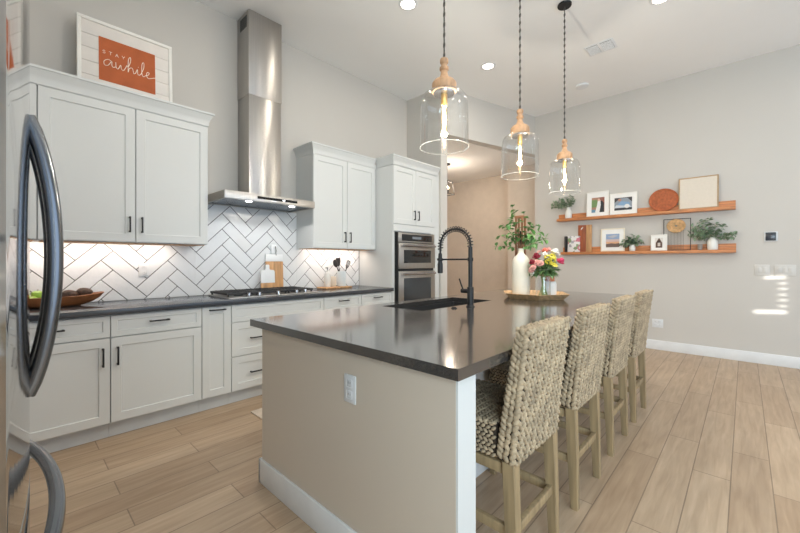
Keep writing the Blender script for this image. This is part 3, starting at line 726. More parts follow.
# faucet
t = Th('kitchen_faucet', 'tall black spring pull-down faucet behind the island sink', 'faucet', (2.295, 1.455, .9175))
fx0, fy0 = 2.295, 1.455
t.part('base', B().lathe([(.031, 0), (.031, .006), (.024, .010), (.024, .14), (.022, .143)], (fx0, fy0, .9175), 22), BLACK)
t.part('riser', B().tube([(fx0, fy0, 1.055), (fx0, fy0, 1.355)], .0155, 16), BLACK)
arch = [Vector((fx0, fy0, 1.35))]
R_ = .135
for k in range(25):
    a = PI*k/24; arch.append(Vector((fx0, fy0+R_-R_*math.cos(a), 1.375+R_*.86*math.sin(a))))
arch += [Vector((fx0, fy0+2*R_, 1.345)), Vector((fx0, fy0+2*R_+.002, 1.30))]
t.part('hose', B().tube(arch, .0075, 10), BLACK)
# spring coil along the arch
b = B(); L_ = [0]
for p, q in zip(arch, arch[1:]): L_.append(L_[-1]+(q-p).length)
tot = L_[-1]; pts = []; turns = 21
for i in range(turns*10+1):
    s_ = tot*.93*i/(turns*10); j = max(k for k in range(len(L_)-1) if L_[k] <= s_+1e-9); u = (s_-L_[j])/(L_[j+1]-L_[j])
    p = arch[j].lerp(arch[j+1], u); tg = (arch[j+1]-arch[j]).normalized(); a_ = Vector((1, 0, 0)); c_ = tg.cross(a_)
    w = 2*PI*i/10; pts.append(p+(a_*math.cos(w)+c_*math.sin(w))*.0205)
b.tube(pts, .0032, 6); t.part('spring', b, BLACK)
hy = fy0+2*R_
t.part('spray_head', B().lathe([(.017, 0), (.021, .004), (.021, .07), (.016, .09), (.014, .15), (.012, .155)], (fx0, hy+.003, 1.155), 20), BLACK)
b = B(); b.tube([(fx0, fy0, 1.262), (fx0, hy+.003, 1.262)], .0065, 10); b.lathe([(.019, 0), (.021, .004), (.021, .022), (.019, .026)], (fx0, fy0, 1.249), 18); b.lathe([(.023, 0), (.025, .004), (.025, .014), (.023, .018)], (fx0, hy+.003, 1.253), 18)
t.part('holder_arm', b, BLACK)
b = B(); b.tube([(fx0, fy0+.02, 1.03), (fx0, fy0+.075, 1.03)], .016, 14); b.tube([(fx0, fy0+.06, 1.035), (fx0-.006, fy0+.075, 1.075), (fx0-.012, fy0+.088, 1.12)], .0055, 8)
t.part('lever', b, BLACK)
single('sink_button', 'small round black air switch button beside the faucet', 'button', B().lathe([(.022, 0), (.022, .004), (.016, .005), (.015, .009), (.012, .010)], (2.14, 1.49, .9175), 20), BLACK)

# ------------------------------------------------------------------ woven counter stools
def bump_el(b, c, long, n, l, w, h):
    long = Vector(long).normalized(); n = Vector(n).normalized(); sd = n.cross(long).normalized()
    b.ell(c, (sd*w, n*h, long*l), 7, 5)
SW, ST, SZ0, SZ1 = .43, .085, .495, 1.003
def ry(z):    # rear surface of the back, curving away towards the top
    u = max(0, (z-SZ0)/(SZ1-SZ0)); return -.055*u**1.2
def th(z): return ST-.029*max(0, (z-SZ0)/(SZ1-SZ0))   # the back thins towards the top
def make_stool():
    t = Th('counter_stool', '', 'stool', (0, 0, 0), 'woven counter stools along the island')
    # legs, local coordinates: y = 0 is the rear face at the seat, +y goes towards the island
    def leg(x, yt, yb):
        b = B(); v = b.bm.verts.new; rings = []
        for z, hw, y in ((0, .017, yb), (.25, .0215, (yt+yb)/2), (.505, .0245, yt)):
            rings.append([v((x-hw, y-hw, z)), v((x+hw, y-hw, z)), v((x+hw, y+hw, z)), v((x-hw, y+hw, z))])
        b.ring_faces(rings)
        es = [e for e in b.bm.edges if abs(e.verts[0].co.z-e.verts[1].co.z) > .1]
        bmesh.ops.bevel(b.bm, geom=es, offset=.003, segments=1, affect='EDGES'); return b
    lx = SW/2-.026
    for x in (-lx, lx):
        t.part('leg', leg(x, .03, .012), LEGW); t.part('leg', leg(x, .455, .47), LEGW)
    def bar(y0, y1, x0, x1, z0, z1, nm): t.part(nm, B().box(x0, x1, y0, y1, z0, z1, .002), LEGW)
    for x in (-lx, lx): bar(.04, .44, x-.011, x+.011, .225, .262, 'stretcher'); bar(.05, .44, x-.012, x+.012, .452, .492, 'apron')
    bar(.011, .033, -lx+.02, lx-.02, .225, .262, 'stretcher'); bar(.450, .474, -lx+.02, lx-.02, .20, .24, 'stretcher'); bar(.448, .472, -lx+.02, lx-.02, .452, .492, 'apron')
    # back: core and strands
    b = B(); v = b.bm.verts.new
    def arch_z(x): return SZ0+.035*max(0, 1-(2*x/(SW-.06))**2)
    hw = SW/2-.008; b.mi = 1; rings = []
    nz = 10
    for k in range(nz+1):
        z = SZ0+.012+(SZ1-SZ0-.022)*k/nz; y = ry(z)
        rings.append([v((-hw, y+.008, z)), v((hw, y+.008, z)), v((hw, y+th(z)-.008, z)), v((-hw, y+th(z)-.008, z))])
    b.ring_faces(rings); b.mi = 0
    pu, pv = .0285, .0188
    nrow = int((SZ1-SZ0)/pv)
    for face in (0, 1):
        for r in range(nrow):
            z = SZ0+.014+r*pv
            if face == 1 and z < .63: continue
            off = (r % 2)*pu/2
            ncol = int(SW/pu)+1
            for c in range(ncol):
                x = -SW/2+.016+c*pu+off
                if x > SW/2-.012: continue
                if z < arch_z(x)+.004 and face == 0 and r > 0: pass
                sgn = 1 if (c % 2) else -1
                y = ry(z)+(.006 if face == 0 else th(z)-.006)
                jit = rnd.uniform(-.12, .12)
                bump_el(b, (x, y, z), (math.cos(1.02*sgn+jit), 0, math.sin(1.02*sgn+jit)), (0, 1, 0), .0150*rnd.uniform(.94, 1.06), .0081, .0100)
    # braided side strips and top
    for sx_ in (-1, 1):
        n2 = int((SZ1-SZ0)/.0215)
        for r in range(n2):
            z = SZ0+.016+r*.0215
            for k, (yy, sg) in enumerate(((.016, 1), (.5, 0), (-.016, -1))):
                zz = z+(k*.008)
                yy = yy if k == 0 else (th(zz)/2 if k == 1 else th(zz)+yy)
                sg = sg or (1 if r % 2 else -1)
                if zz > SZ1-.004: continue
                an_ = .62*sg+rnd.uniform(-.08, .08)
                bump_el(b, (sx_*(SW/2-.010), ry(zz)+yy, zz), (0, -math.sin(an_), math.cos(an_)), (sx_, 0, 0), .0195, .0115, .0115)
    for r in range(int(SW/.026)):
        x = -SW/2+.018+r*.026
        for k, (yy, sg) in enumerate(((.017, 1), (th(SZ1)-.017, -1))):
            an_ = .6*sg+rnd.uniform(-.08, .08)
            bump_el(b, (x+k*.012, ry(SZ1)+yy, SZ1-.010), (math.cos(an_), math.sin(an_), 0), (0, 0, 1), .024, .0125, .012)
    # bottom hem rope
    t.part('woven_back', b, [WEAVE, WEAVEB], angle=60)
    b = B(); b.mi = 1
    sz0, sz1, sy0, sy1 = .497, .642, ST-.004, .495
    b.box(-SW/2+.012, SW/2-.012, sy0, sy1-.01, sz0+.008, sz1-.01, .01); b.mi = 0
    for sx_ in (-1, 1):
        for r in range(8):
            z = sz0+.014+r*.0168
            for c in range(int((sy1-sy0)/.0225)+1):
                y = sy0+.012+c*.0225+(r % 2)*.0112
                if y > sy1-.012: continue
                sg = 1 if r % 2 else -1; an_ = .55*sg+rnd.uniform(-.1, .1)
                bump_el(b, (sx_*(SW/2-.012), y, z), (0, math.cos(an_), math.sin(an_)), (sx_, 0, 0), .0126, .0075, .0088)
    for r in range(8):
        z = sz0+.014+r*.0168
        for c in range(20):
            x = -SW/2+.02+c*.0225+(r % 2)*.0112
            if x > SW/2-.012: continue
            sg = 1 if r % 2 else -1; bump_el(b, (x, sy1-.010, z), (math.cos(.55*sg), 0, math.sin(.55*sg)), (0, 1, 0), .0126, .0075, .0088)
    for r in range(int((sy1-sy0)/.0160)):
        y = sy0+.012+r*.0160
        for c in range(20):
            x = -SW/2+.016+c*.0225+(r % 2)*.0112
            if x > SW/2-.01: continue
            sg = 1 if r % 2 else -1; bump_el(b, (x, y, sz1-.010), (math.cos(.7*sg), math.sin(.7*sg), 0), (0, 0, 1), .0126, .0075, .0088)
    t.part('woven_seat', b, [WEAVE, WEAVEB], angle=60)
    return t.o
stool = make_stool()
LBL = ['woven seagrass counter stool nearest the camera, at the near corner of the island', 'woven seagrass counter stool second from the near end of the island', 'woven seagrass counter stool third from the near end of the island', 'woven seagrass counter stool farthest from the camera, at the far end of the island']
for i, (x, y, rz) in enumerate(((1.465, .605, 0), (2.145, .613, 0), (2.84, .617, 0), (3.51, .617, 0))):
    o = stool if i == 0 else copy_tree(stool)
    o.location = (x, y, 0); o.rotation_euler = (0, 0, rz); o['label'] = LBL[i]

# ------------------------------------------------------------------ pendants
def make_pendant():
    zc = H
    t = Th('pendant_light', '', 'pendant light', (0, 0, zc), 'glass pendant lights over the island')
    t.part('canopy', B().lathe([(.062, -.022), (.064, -.018), (.064, -.004), (.06, -.0005)], (0, 0, zc), 28), BLACK)
    t.part('cord', B().tube([(0, 0, 2.43), (0, 0, zc-.02)], .0042, 8), mat('grey_cord', (66, 64, 62), .7))
    b = B()   # chain links along the cord
    k = 0; z = 2.455
    while z < zc-.03:
        pts = [Vector((0, 0, 0))]*0
        for a in range(10):
            w = 2*PI*a/10; rx, rz_ = .008*math.cos(w), .018*math.sin(w)
            pts.append(Vector((rx if k % 2 else rx*.3, rx*.3 if k % 2 else rx, z+rz_)))
        b.tube(pts, .0022, 5, closed=True); z += .030; k += 1
    t.part('chain', b, mat('grey_chain', (104, 100, 96), .45, .6))
    t.part('wooden_cap', B().lathe([(.068, 2.238), (.071, 2.242), (.071, 2.288), (.068, 2.294), (.062, 2.298), (.058, 2.306), (.036, 2.318), (.026, 2.330), (.021, 2.348), (.019, 2.362), (.026, 2.368), (.027, 2.376), (.026, 2.384), (.019, 2.390), (.018, 2.402), (.024, 2.410), (.025, 2.424), (.022, 2.434), (.012, 2.44)], (0, 0, 0), 28), WOODP, 'turned pale wood cap')
    t.part('cap_plate', B().lathe([(.060, 2.226), (.064, 2.237), (.02, 2.238)], (0, 0, 0), 24), STEELH)
    prof = [(.070, 2.236), (.095, 2.234), (.118, 2.222), (.132, 2.200), (.138, 2.165), (.140, 2.10), (.141, 1.918)]
    b = B(); b.lathe(prof, (0, 0, 0), 40, (False, False))
    sh = t.part('glass_shade', b, GLASS, 'clear glass bell shade', angle=80)
    b = B(); b.tube([(.141*math.cos(2*PI*k/40), .141*math.sin(2*PI*k/40), 1.916) for k in range(40)], .0028, 6, closed=True)
    t.part('shade_rim', b, RIM, under=sh)
    t.part('socket', B().lathe([(.016, 2.165), (.019, 2.17), (.019, 2.225), (.014, 2.23)], (0, 0, 0), 18), GOLD, 'brass socket')
    bl = t.part('bulb', B().lathe([(.012, 2.168), (.017, 2.15), (.019, 2.10), (.019, 2.00), (.014, 1.975), (.001, 1.968)], (0, 0, 0), 18, (False, False)), BULB, 'long tubular filament bulb')
    b = B()
    for k in range(2):
        w = PI*k; b.tube([(.003*math.cos(w), .003*math.sin(w), 2.15), (.010*math.cos(w), .010*math.sin(w), 2.07), (.004*math.cos(w), .004*math.sin(w), 1.995)], .0052, 6)
    t.part('filament', b, FIL, under=bl)
    return t.o
pend = make_pendant()
PL = ['clear glass pendant with turned wood cap, nearest the camera', 'clear glass pendant with turned wood cap, middle of the three', 'clear glass pendant with turned wood cap, farthest from the camera']
for i, x in enumerate((1.745, 2.74, 3.715)):
    o = pend if i == 0 else copy_tree(pend); o.location = (x, 1.285, H); o['label'] = PL[i]
    light('POINT', 'pendant_bulb_light', (x, 1.285, 2.085), 40, (1, .97, .94), radius=.018)

# recessed ceiling lights
def make_can():
    t = Th('recessed_light', '', 'ceiling light', (0, 0, H), 'round recessed ceiling lights')
    t.part('trim_ring', B().lathe([(.066, -.001), (.070, -.008), (.090, -.006), (.095, -.001)], (0, 0, H), 32, (False, False)), TRIM)
    t.part('lens', B().lathe([(.066, -.0005), (.066, -.004)], (0, 0, H), 28), LAMPW, 'glowing round lens')
    return t.o
can = make_can()
CL = ['round recessed ceiling light left of the nearest pendant cord', 'round recessed ceiling light between the first two pendant cords', 'round recessed ceiling light just above the top edge near the vent']
for i, (x, y) in enumerate(((2.665, 2.398), (4.218, 2.41), (4.26, .585))):
    o = can if i == 0 else copy_tree(can); o.location = (x, y, H); o['label'] = CL[i]
    light('AREA', 'recessed_light_beam', (x, y, H-.012), 7.4, (1, .92, .80), (0, 0, -1), .12, shape='DISK')
for (x, y) in ((1.1, 2.4), (1.1, .585), (2.66, .585), (1.1, -1.5), (3.0, -1.5), (4.9, -1.5)):  # further lamps assumed out of view, added without fixtures
    light('AREA', 'recessed_light_beam', (x, y, H-.012), 7.4, (1, .92, .80), (0, 0, -1), .12, shape='DISK')
t = Th('ceiling_vent', 'white rectangular air vent with two slatted panels in the ceiling', 'vent', (4.75, 1.24, H))
b = B(); b.box(4.63, 4.87, 1.085, 1.385, H-.008, H-.0005, .002); t.part('frame', b, TRIM)
for (y0, y1, sl) in ((1.105, 1.222, 1), (1.248, 1.365, -1)):
    t.part('backing', B().box(4.65, 4.85, y0, y1, H-.0095, H-.0075), mat('vent_dark', (92, 92, 92), .8))
    b = B()
    for k in range(9):
        x = 4.656+k*.022; b.prism([(x, y0, H-.009), (x+.009, y0, H-.015), (x+.0105, y0, H-.014), (x+.0015, y0, H-.0085)], (0, y1-y0, 0))
    t.part('slats', b, TRIM)
single('smoke_detector', 'round white disc detector on the ceiling near the shelves', 'detector', B().lathe([(.085, -.0005), (.088, -.006), (.085, -.022), (.06, -.03), (.001, -.031)], (5.607, 1.699, H), 32), TRIM)

# ------------------------------------------------------------------ right wall: shelves and their things
XW = XR-.001
def shelf(z, y0, y1, label):
    t = Th('wall_shelf', label, 'shelf', (6.2, (y0+y1)/2, z), 'wooden picture ledges on the right wall')
    t.part('board', B().box(6.15, XW, y0, y1, z, z+.040, .003), WOODS)
    t.part('back_rail', B().box(XW-.02, XW, y0, y1, z+.0405, z+.118, .002), WOODS)
shelf(1.897, .085, 2.255, 'upper warm wood picture ledge on the right wall')
shelf(1.354, .081, 2.185, 'lower warm wood picture ledge on the right wall')
Z1, Z2 = 1.9378, 1.3948
def picture(name, label, yl, yr, z, h, xf, fw, mw, fm, patches, mm=MATTEP, cat='photo frame', tilt=3.0, th=.016, group=None):
    """frame facing -X; yl is its left edge seen from the room, yr its right edge"""
    t = Th(name, label, cat, (xf, (yl+yr)/2, z), group, (0, math.radians(tilt), 0))
    z += .0005
    b = B(); b.box(xf-th/2, xf+th/2, yr, yl, z+h-fw, z+h, .0015); b.box(xf-th/2, xf+th/2, yr, yl, z, z+fw, .0015)
    b.box(xf-th/2, xf+th/2, yr, yr+fw, z+fw, z+h-fw, .0015); b.box(xf-th/2, xf+th/2, yl-fw, yl, z+fw, z+h-fw, .0015)
    t.part('frame', b, fm)
    mb = t.part('mat_board', B().box(xf-th/2+.005, xf+th/2-.002, yr+fw, yl-fw, z+fw, z+h-fw), mm)
    if patches:
        iw0, iw1, jh0, jh1 = mw
        py0, py1 = yl-(yl-yr)*iw0, yl-(yl-yr)*iw1; pz0, pz1 = z+h*jh0, z+h*jh1
        b = B(); ms = []
        for k, (col, pts) in enumerate(patches):
            nm = 'print_%d_%d_%d' % col; m = mat(nm, col, .6); 
            if m not in ms: ms.append(m)
            b.mi = ms.index(m); x = xf-th/2+.0045-.0003*k
            b.prism([(x, py0+(py1-py0)*u, pz0+(pz1-pz0)*w) for u, w in pts], (.0002, 0, 0))
        t.part('print', b, ms, under=mb)
    return t
def rc(u0, u1, w0, w1): return [(u0, w0), (u1, w0), (u1, w1), (u0, w1)]
def el(cu, cw, ru, rw, n=14): return [(cu+ru*math.cos(2*PI*k/n), cw+rw*math.sin(2*PI*k/n)) for k in range(n)]
picture('photo_frame', 'white framed wedding portrait, first frame from the left on the upper ledge', 1.815, 1.500, Z1, .385, 6.212, .016, (.23, .80, .16, .76), FRAMEW,
  [((176, 132, 112), rc(0, 1, 0, 1)), ((120, 150, 96), rc(0, .45, .35, .85)), ((150, 96, 82), rc(.55, 1, .5, 1)), ((44, 48, 52), [(.55, 0), (.98, 0), (.95, .6), (.8, .78), (.62, .65)]), ((240, 238, 236), [(.28, 0), (.62, 0), (.72, .5), (.68, .8), (.5, .82), (.42, .45)]), ((222, 186, 164), el(.57, .84, .1, .09)), ((110, 150, 180), rc(0, .3, 0, .2))])
picture('photo_frame', 'white framed photo of a car and couple, second on the upper ledge', 1.490, 1.135, Z1, .322, 6.206, .014, (.18, .82, .2, .78), FRAMEW,
  [((150, 160, 172), rc(0, 1, 0, 1)), ((70, 66, 66), [(0, .6), (.3, .95), (.75, .95), (1, .6), (1, 1), (0, 1)]), ((138, 172, 206), [(.05, .3), (.4, .72), (.85, .6), (.9, .25)]), ((206, 214, 222), [(.0, .2), (.1, .42), (.9, .3), (1, .2)]), ((58, 60, 66), rc(0, 1, 0, .18)), ((240, 238, 236), el(.72, .3, .15, .16)), ((190, 140, 118), el(.3, .82, .1, .1))])
t = Th('woven_plate', 'round terracotta woven plate leaning on the upper ledge', 'plate', (6.212, .825, Z1), None, (0, math.radians(5), 0))
def disc(b, prof, cy, cz, n=40):
    rings = [[b.bm.verts.new((x, cy+r*math.cos(2*PI*k/n), cz+r*math.sin(2*PI*k/n)*.93)) for k in range(n)] for r, x in prof]
    b.ring_faces(rings)
b = B(); R0 = .172; cz_ = Z1+R0*.93+.0005
prof = [(.04, 6.222), (R0*.9, 6.222), (R0, 6.208), (R0*.985, 6.199), (R0*.9, 6.204)]
for k in range(9): r = R0*(.82-.09*k); prof += [(r, 6.206 if k % 2 else 6.210)]
disc(b, prof, .825, cz_); t.part('plate', b, TERRA)
picture('linen_board', 'large blank linen board in thin oak frame on the upper ledge', .655, .245, Z1, .425, 6.210, .014, None, mat('oak_frame', (178, 148, 112), .5, 0, .1, 8), None, CANVAS, 'frame', 3.0, .022)
# lower ledge
single('book', 'thin black book standing on the lower ledge', 'book', B().box(6.165, 6.245, 2.110, 2.135, Z2+.0004, Z2+.255, .002), mat('black_cover', (44, 42, 44), .5), (6.2, 2.12, Z2))
t = Th('book', 'white floral covered book beside the black book on the lower ledge', 'book', (6.20, 2.00, Z2), None, (0, math.radians(4), 0))
t.part('cover', B().box(6.188, 6.206, 1.91, 2.095, Z2+.0005, Z2+.255, .002), floral())
t = Th('wooden_board', 'upright two-tone wooden serving board behind the books on the lower ledge', 'board', (6.228, 1.85, Z2), None, (0, math.radians(2), 0))
t.part('red_panel', B().box(6.218, 6.236, 1.828, 1.945, Z2+.0005, Z2+.425, .002), WOODD, 'reddish brown left half')
t.part('light_panel', B().box(6.218, 6.236, 1.745, 1.8275, Z2+.0005, Z2+.425, .002), WOODL, 'lighter honey right half')
t.part('metal_plate', B().prism([(6.2175, 1.905, Z2+.345), (6.2175, 1.875, Z2+.375), (6.2175, 1.87, Z2+.40), (6.2175, 1.90, Z2+.375)], (-.001, 0, 0)), MARB, 'small pale plate')
picture('photo_frame', 'white framed sunset landscape photo on the lower ledge', 1.612, 1.292, Z2, .345, 6.21, .016, (.22, .78, .18, .76), mat('cream_frame', (238, 230, 210), .5),
  [((150, 172, 204), rc(0, 1, 0, 1)), ((214, 190, 186), rc(0, 1, .38, .6)), ((226, 176, 140), rc(0, 1, .26, .42)), ((190, 190, 200), [(.1, .8), (.5, .7), (.9, .85), (.6, .92)]), ((110, 92, 86), [(0, 0), (1, 0), (1, .3), (.7, .26), (.4, .3), (0, .24)])])
picture('photo_frame', 'small white square frame with dark house picture on the lower ledge', .968, .780, Z2, .222, 6.19, .018, (.25, .75, .18, .80), FRAMEW,
  [((226, 222, 216), rc(0, 1, 0, 1)), ((96, 66, 52), [(.12, 0), (.9, 0), (.9, .5), (.52, 1), (.12, .5)]), ((206, 196, 188), rc(.35, .68, .15, .5)), ((60, 48, 46), [(.3, .5), (.7, .5), (.52, .8)])])
t = Th('macrame_hanging', 'black wire frame with woven tan half-moon and long fringe on the lower ledge', 'decoration', (6.222, .675, Z2), None, (0, math.radians(2), 0))
b = B(); x = 6.222
for (ya, yb, za, zb) in ((.822, .53, .428, .428), (.822, .53, .004, .004), (.822, .822, .004, .428), (.53, .53, .004, .428)):
    b.box(x-.004, x+.004, min(ya, yb)-.004, max(ya, yb)+.004, Z2+za-.0035, Z2+zb+.0045)
t.part('wire_frame', b, BLACK)
b = B()
for k in range(16):
    a0 = .16*0; 
cyc, czc = .685, Z2+.335
for r in range(9):
    rr = .100-.010*r
    pts = [(x-.006, cyc+rr*math.cos(PI*2*k/28), czc+rr*.88*math.sin(PI*2*k/28)) for k in range(28)]
    b.tube(pts, .0058, 5, closed=True)
t.part('woven_disc', b, mat('tan_macrame', (208, 170, 124), .85, 0, .12, 40), 'tan woven disc')
b = B()
for k in range(11):
    y = cyc-.08+k*.016; b.tube([(x-.006, y, czc-.075+abs(k-5)*.009), (x-.006, y, Z2+.006)], .002, 5)
t.part('fringe', b, mat('dark_fringe', (120, 108, 96), .8))

def pot(name, label, c, prof, m=CERW, n=24):
    return single(name, label, 'vase', B().lathe(prof, c, n), m, c)
def sprig(name, label, base, tips, leafmat, leaflen, leafw, per, stemr=.002, seed=1, cat='foliage', droop=.0, stem=STEMG, pair=True, roundish=False, limit=None):
    R = random.Random(seed); t = Th(name, label, cat, base); bs, bl = B(), B()
    for tip in tips:
        p0 = Vector(base); p3 = Vector(base)+Vector(tip); mid = p0.lerp(p3, .5)+Vector((0, 0, .12*Vector(tip).length))
        pts = []
        for k in range(9):
            u = k/8; pts.append((1-u)**2*p0+2*u*(1-u)*mid+u*u*p3)
        bs.tube(pts, [stemr*(1-.6*k/8) for k in range(9)], 5)
        for k in range(per):
            u = .25+.75*(k+R.uniform(0, .5))/per; u = min(u, 1)
            i = min(int(u*8), 7); p = pts[i].lerp(pts[i+1], u*8-i); tg = (pts[i+1]-pts[i]).normalized()
            for sgn in ((-1, 1) if pair else (R.choice((-1, 1)),)):
                a = R.uniform(0, 2*PI); sd = tg.cross(Vector((math.cos(a), math.sin(a), .4))).normalized()*sgn
                d = (tg*R.uniform(.1, .6)+sd+Vector((0, 0, R.uniform(-.3, .2)))).normalized()
                if limit:   # keep leaves off the wall
                    if (p+d*leaflen).x > limit: d.x = -abs(d.x)
                bl.leaf(p, d, Vector((R.uniform(-.5, .5), R.uniform(-.5, .5), 1)), leaflen*R.uniform(.7, 1.2), leafw*R.uniform(.8, 1.2), .1 if roundish else .22)
    t.part('stems', bs, stem); t.part('leaves', bl, leafmat); return t
def fan(R, n, rx, ry_, z0, z1): return [(R.uniform(-rx, rx*.3), ry_*(2*k/(n-1)-1)+R.uniform(-.02, .02), R.uniform(z0, z1)) for k in range(n)]
R = random.Random(3)
pot('bud_vase', 'small white bottle vase at the left end of the upper ledge', (6.205, 2.085, Z1+.0003), [(.046, 0), (.050, .005), (.052, .06), (.050, .11), (.034, .135), (.028, .15), (.030, .178), (.024, .178), (.022, .15)])
sprig('eucalyptus_sprig', 'drooping grey-green eucalyptus in the bud vase on the upper ledge', (6.205, 2.085, Z1+.15), [(-.03, .27, .07), (-.05, .20, .12), (-.02, .25, .13), (-.06, .13, .17), (-.02, .10, .15), (-.03, .02, .20), (-.02, -.05, .22), (-.05, -.08, .13), (-.03, -.10, .17), (-.06, .06, .12)], LEAF2, .05, .028, 9, seed=11, limit=6.25)
pot('bud_vase', 'tiny white vase beside the sunset photo on the lower ledge', (6.205, 1.195, Z2+.0003), [(.034, 0), (.038, .005), (.040, .05), (.034, .075), (.028, .088), (.024, .088), (.024, .07)])
sprig('eucalyptus_sprig', 'small round-leaved eucalyptus in the tiny vase beside the sunset photo', (6.205, 1.195, Z2+.07), [(-.03, .12, .10), (-.04, .06, .14), (-.02, -.02, .17), (-.04, -.09, .13), (-.03, -.14, .07), (-.06, .02, .09), (-.05, -.05, .08), (-.04, .14, .05)], LEAF2, .055, .045, 5, seed=12, roundish=True, limit=6.25)
single('small_cup', 'tiny grey cup left of the round white vase', 'cup', B().lathe([(.020, 0), (.024, .004), (.028, .075), (.026, .077), (.024, .07)], (6.20, .430, Z2+.0003), 18), mat('grey_cup', (150, 140, 132), .6), (6.2, .43, Z2))
pot('round_vase', 'round white vase at the right end of the lower ledge', (6.205, .305, Z2+.0003), [(.048, 0), (.053, .006), (.056, .05), (.054, .10), (.044, .128), (.032, .145), (.030, .158), (.026, .158), (.026, .14)])
sprig('eucalyptus_spray', 'spreading eucalyptus in the round white vase on the lower ledge', (6.205, .305, Z2+.14), [(-.05, .22, .17), (-.03, .25, .08), (-.05, .13, .22), (-.03, .04, .27), (-.06, -.04, .20), (-.05, -.13, .17), (-.03, -.24, .04), (-.04, -.20, .02), (-.08, .06, .12), (-.07, -.08, .10), (-.05, .18, .10), (-.02, .10, .26), (-.04, .20, .02)], LEAF2, .055, .034, 8, seed=13, limit=6.25)

# thermostat, switches, outlet
t = Th('thermostat', 'dark square thermostat on white plate on the right wall', 'thermostat', (XW, -.225, 1.544))
t.part('wall_plate', B().box(XW-.010, XW-.0004, -.284, -.168, 1.485, 1.602, .004), WHITEP, 'white backing plate')
t.part('screen', B().box(XW-.022, XW-.0102, -.270, -.180, 1.495, 1.594, .006), mat('thermostat_dark', (62, 66, 74), .2), 'dark glass face')
outlet('light_switch', 'white two-rocker switch plate below the thermostat', (-1, 0, 0), (XW, -.150, 1.140), gangs=2, rocker=True, w=.085, h=.13)
outlet('light_switch', 'white three-rocker switch plate nearest the right edge', (-1, 0, 0), (XW, -.345, 1.140), gangs=3, rocker=True, w=.085, h=.13)
outlet('wall_outlet', 'white outlet low on the right wall behind the farthest stool', (-1, 0, 0), (XW, .90, .370), gangs=2, w=.085, h=.12)

# ------------------------------------------------------------------ island centrepiece
def hexr(b, r, z, c, n=6, rot=PI/6): return [b.bm.verts.new((c[0]+r*math.cos(rot+2*PI*k/n), c[1]+r*math.sin(rot+2*PI*k/n), z)) for k in range(n)]
c = (3.25, 1.385); b = B(); zt = .9175
b.ring_faces([hexr(b, .252, zt, c), hexr(b, .306, zt+.048, c), hexr(b, .297, zt+.049, c), hexr(b, .243, zt+.012, c)])
single('wooden_tray', 'six-sided wooden tray of vases on the island', 'tray', b, WOODT, (c[0], c[1], zt))
ZT = zt+.0125
single('bottle_vase', 'tall cream ceramic bottle vase on the wooden tray', 'vase', B().lathe([(.066, 0), (.074, .010), (.077, .06), (.077, .29), (.073, .325), (.056, .358), (.034, .378), (.024, .392), (.023, .42), (.027, .432), (.021, .432), (.017, .41)], (3.15, 1.467, ZT), 36), CERC, (3.15, 1.467, ZT))
sprig('leafy_branch', 'green leafy branches in the cream bottle vase', (3.15, 1.467, ZT+.425),
      [(-.06, .06, .40), (-.02, .10, .36), (.02, -.02, .34), (-.05, .16, .24), (-.03, .21, .14), (-.02, .26, .03), (.03, -.13, .22), (.0, -.18, .16), (.04, -.23, .09), (-.06, -.12, .13), (.05, .12, .30), (.06, -.06, .24), (-.1, .1, .2), (-.08, -.2, .05)], LEAF1, .055, .033, 6, .0028, 21, 'branch', stem=STEMM)
t = Th('candle_lantern', 'tall open copper-brown wooden lantern behind the cream vase', 'lantern', (3.275, 1.53, ZT))
a = .030; lx0, ly0 = 3.275, 1.53
b = B(); cxl, cyl_ = lx0, ly0
for dx in (-a, a):
    for dy in (-a, a): b.box(cxl+dx-.008, cxl+dx+.008, cyl_+dy-.008, cyl_+dy+.008, ZT+.02, ZT+.72)
t.part('posts', b, COPPER)
b = B(); b.box(cxl-a-.012, cxl+a+.012, cyl_-a-.012, cyl_+a+.012, ZT+.0005, ZT+.02, .002); t.part('base', b, COPPER)
b = B(); b.box(cxl-a-.012, cxl+a+.012, cyl_-a-.012, cyl_+a+.012, ZT+.72, ZT+.742, .002); t.part('lid', b, COPPER)
b = B(); b.tube([(cxl, cyl_, ZT+.02), (cxl, cyl_, ZT+.60)], .009, 10); t.part('candle_rod', b, BLACK, 'black candle rod')
t = Th('glass_jar_vase', 'clear glass jar of water under the flower bouquet', 'vase', (3.16, 1.272, ZT))
t.part('jar', B().lathe([(.056, .0005), (.062, .008), (.062, .15), (.056, .168), (.056, .19), (.059, .197)], (3.16, 1.272, ZT), 28, (True, False)), GLASS)
t.part('rim', B().tube([(3.16+.0585*math.cos(2*PI*k/28), 1.272+.0585*math.sin(2*PI*k/28), ZT+.197) for k in range(28)], .0025, 6, closed=True), RIM)
# bouquet
bc = Vector((3.16, 1.272, ZT+.19))
t = Th('flower_bouquet', 'mixed bouquet of pink, yellow and white flowers in the glass jar', 'flowers', (3.16, 1.272, ZT+.01))
Rb = random.Random(5); b = B()
for k in range(26):
    a = 2*PI*k/26; r = Rb.uniform(.006, .042)
    b.tube([bc+Vector((-math.cos(a)*r, -math.sin(a)*r, -.175)), bc+Vector((math.cos(a)*.02, math.sin(a)*.02, 0)), bc+Vector((math.cos(a)*.09, math.sin(a)*.09, .10))], .0028, 5)
t.part('stems', b, STEMG)
b = B()
for k in range(190):
    a = Rb.uniform(0, 2*PI); e_ = Rb.uniform(-.5, 1.1); d = Vector((math.cos(a)*math.cos(e_), math.sin(a)*math.cos(e_), math.sin(e_)))
    b.leaf(bc+Vector((0, 0, .055))+d*Rb.uniform(.02, .065), d, (0, 0, 1), Rb.uniform(.06, .10), Rb.uniform(.020, .038))
t.part('leaves', b, LEAF3)
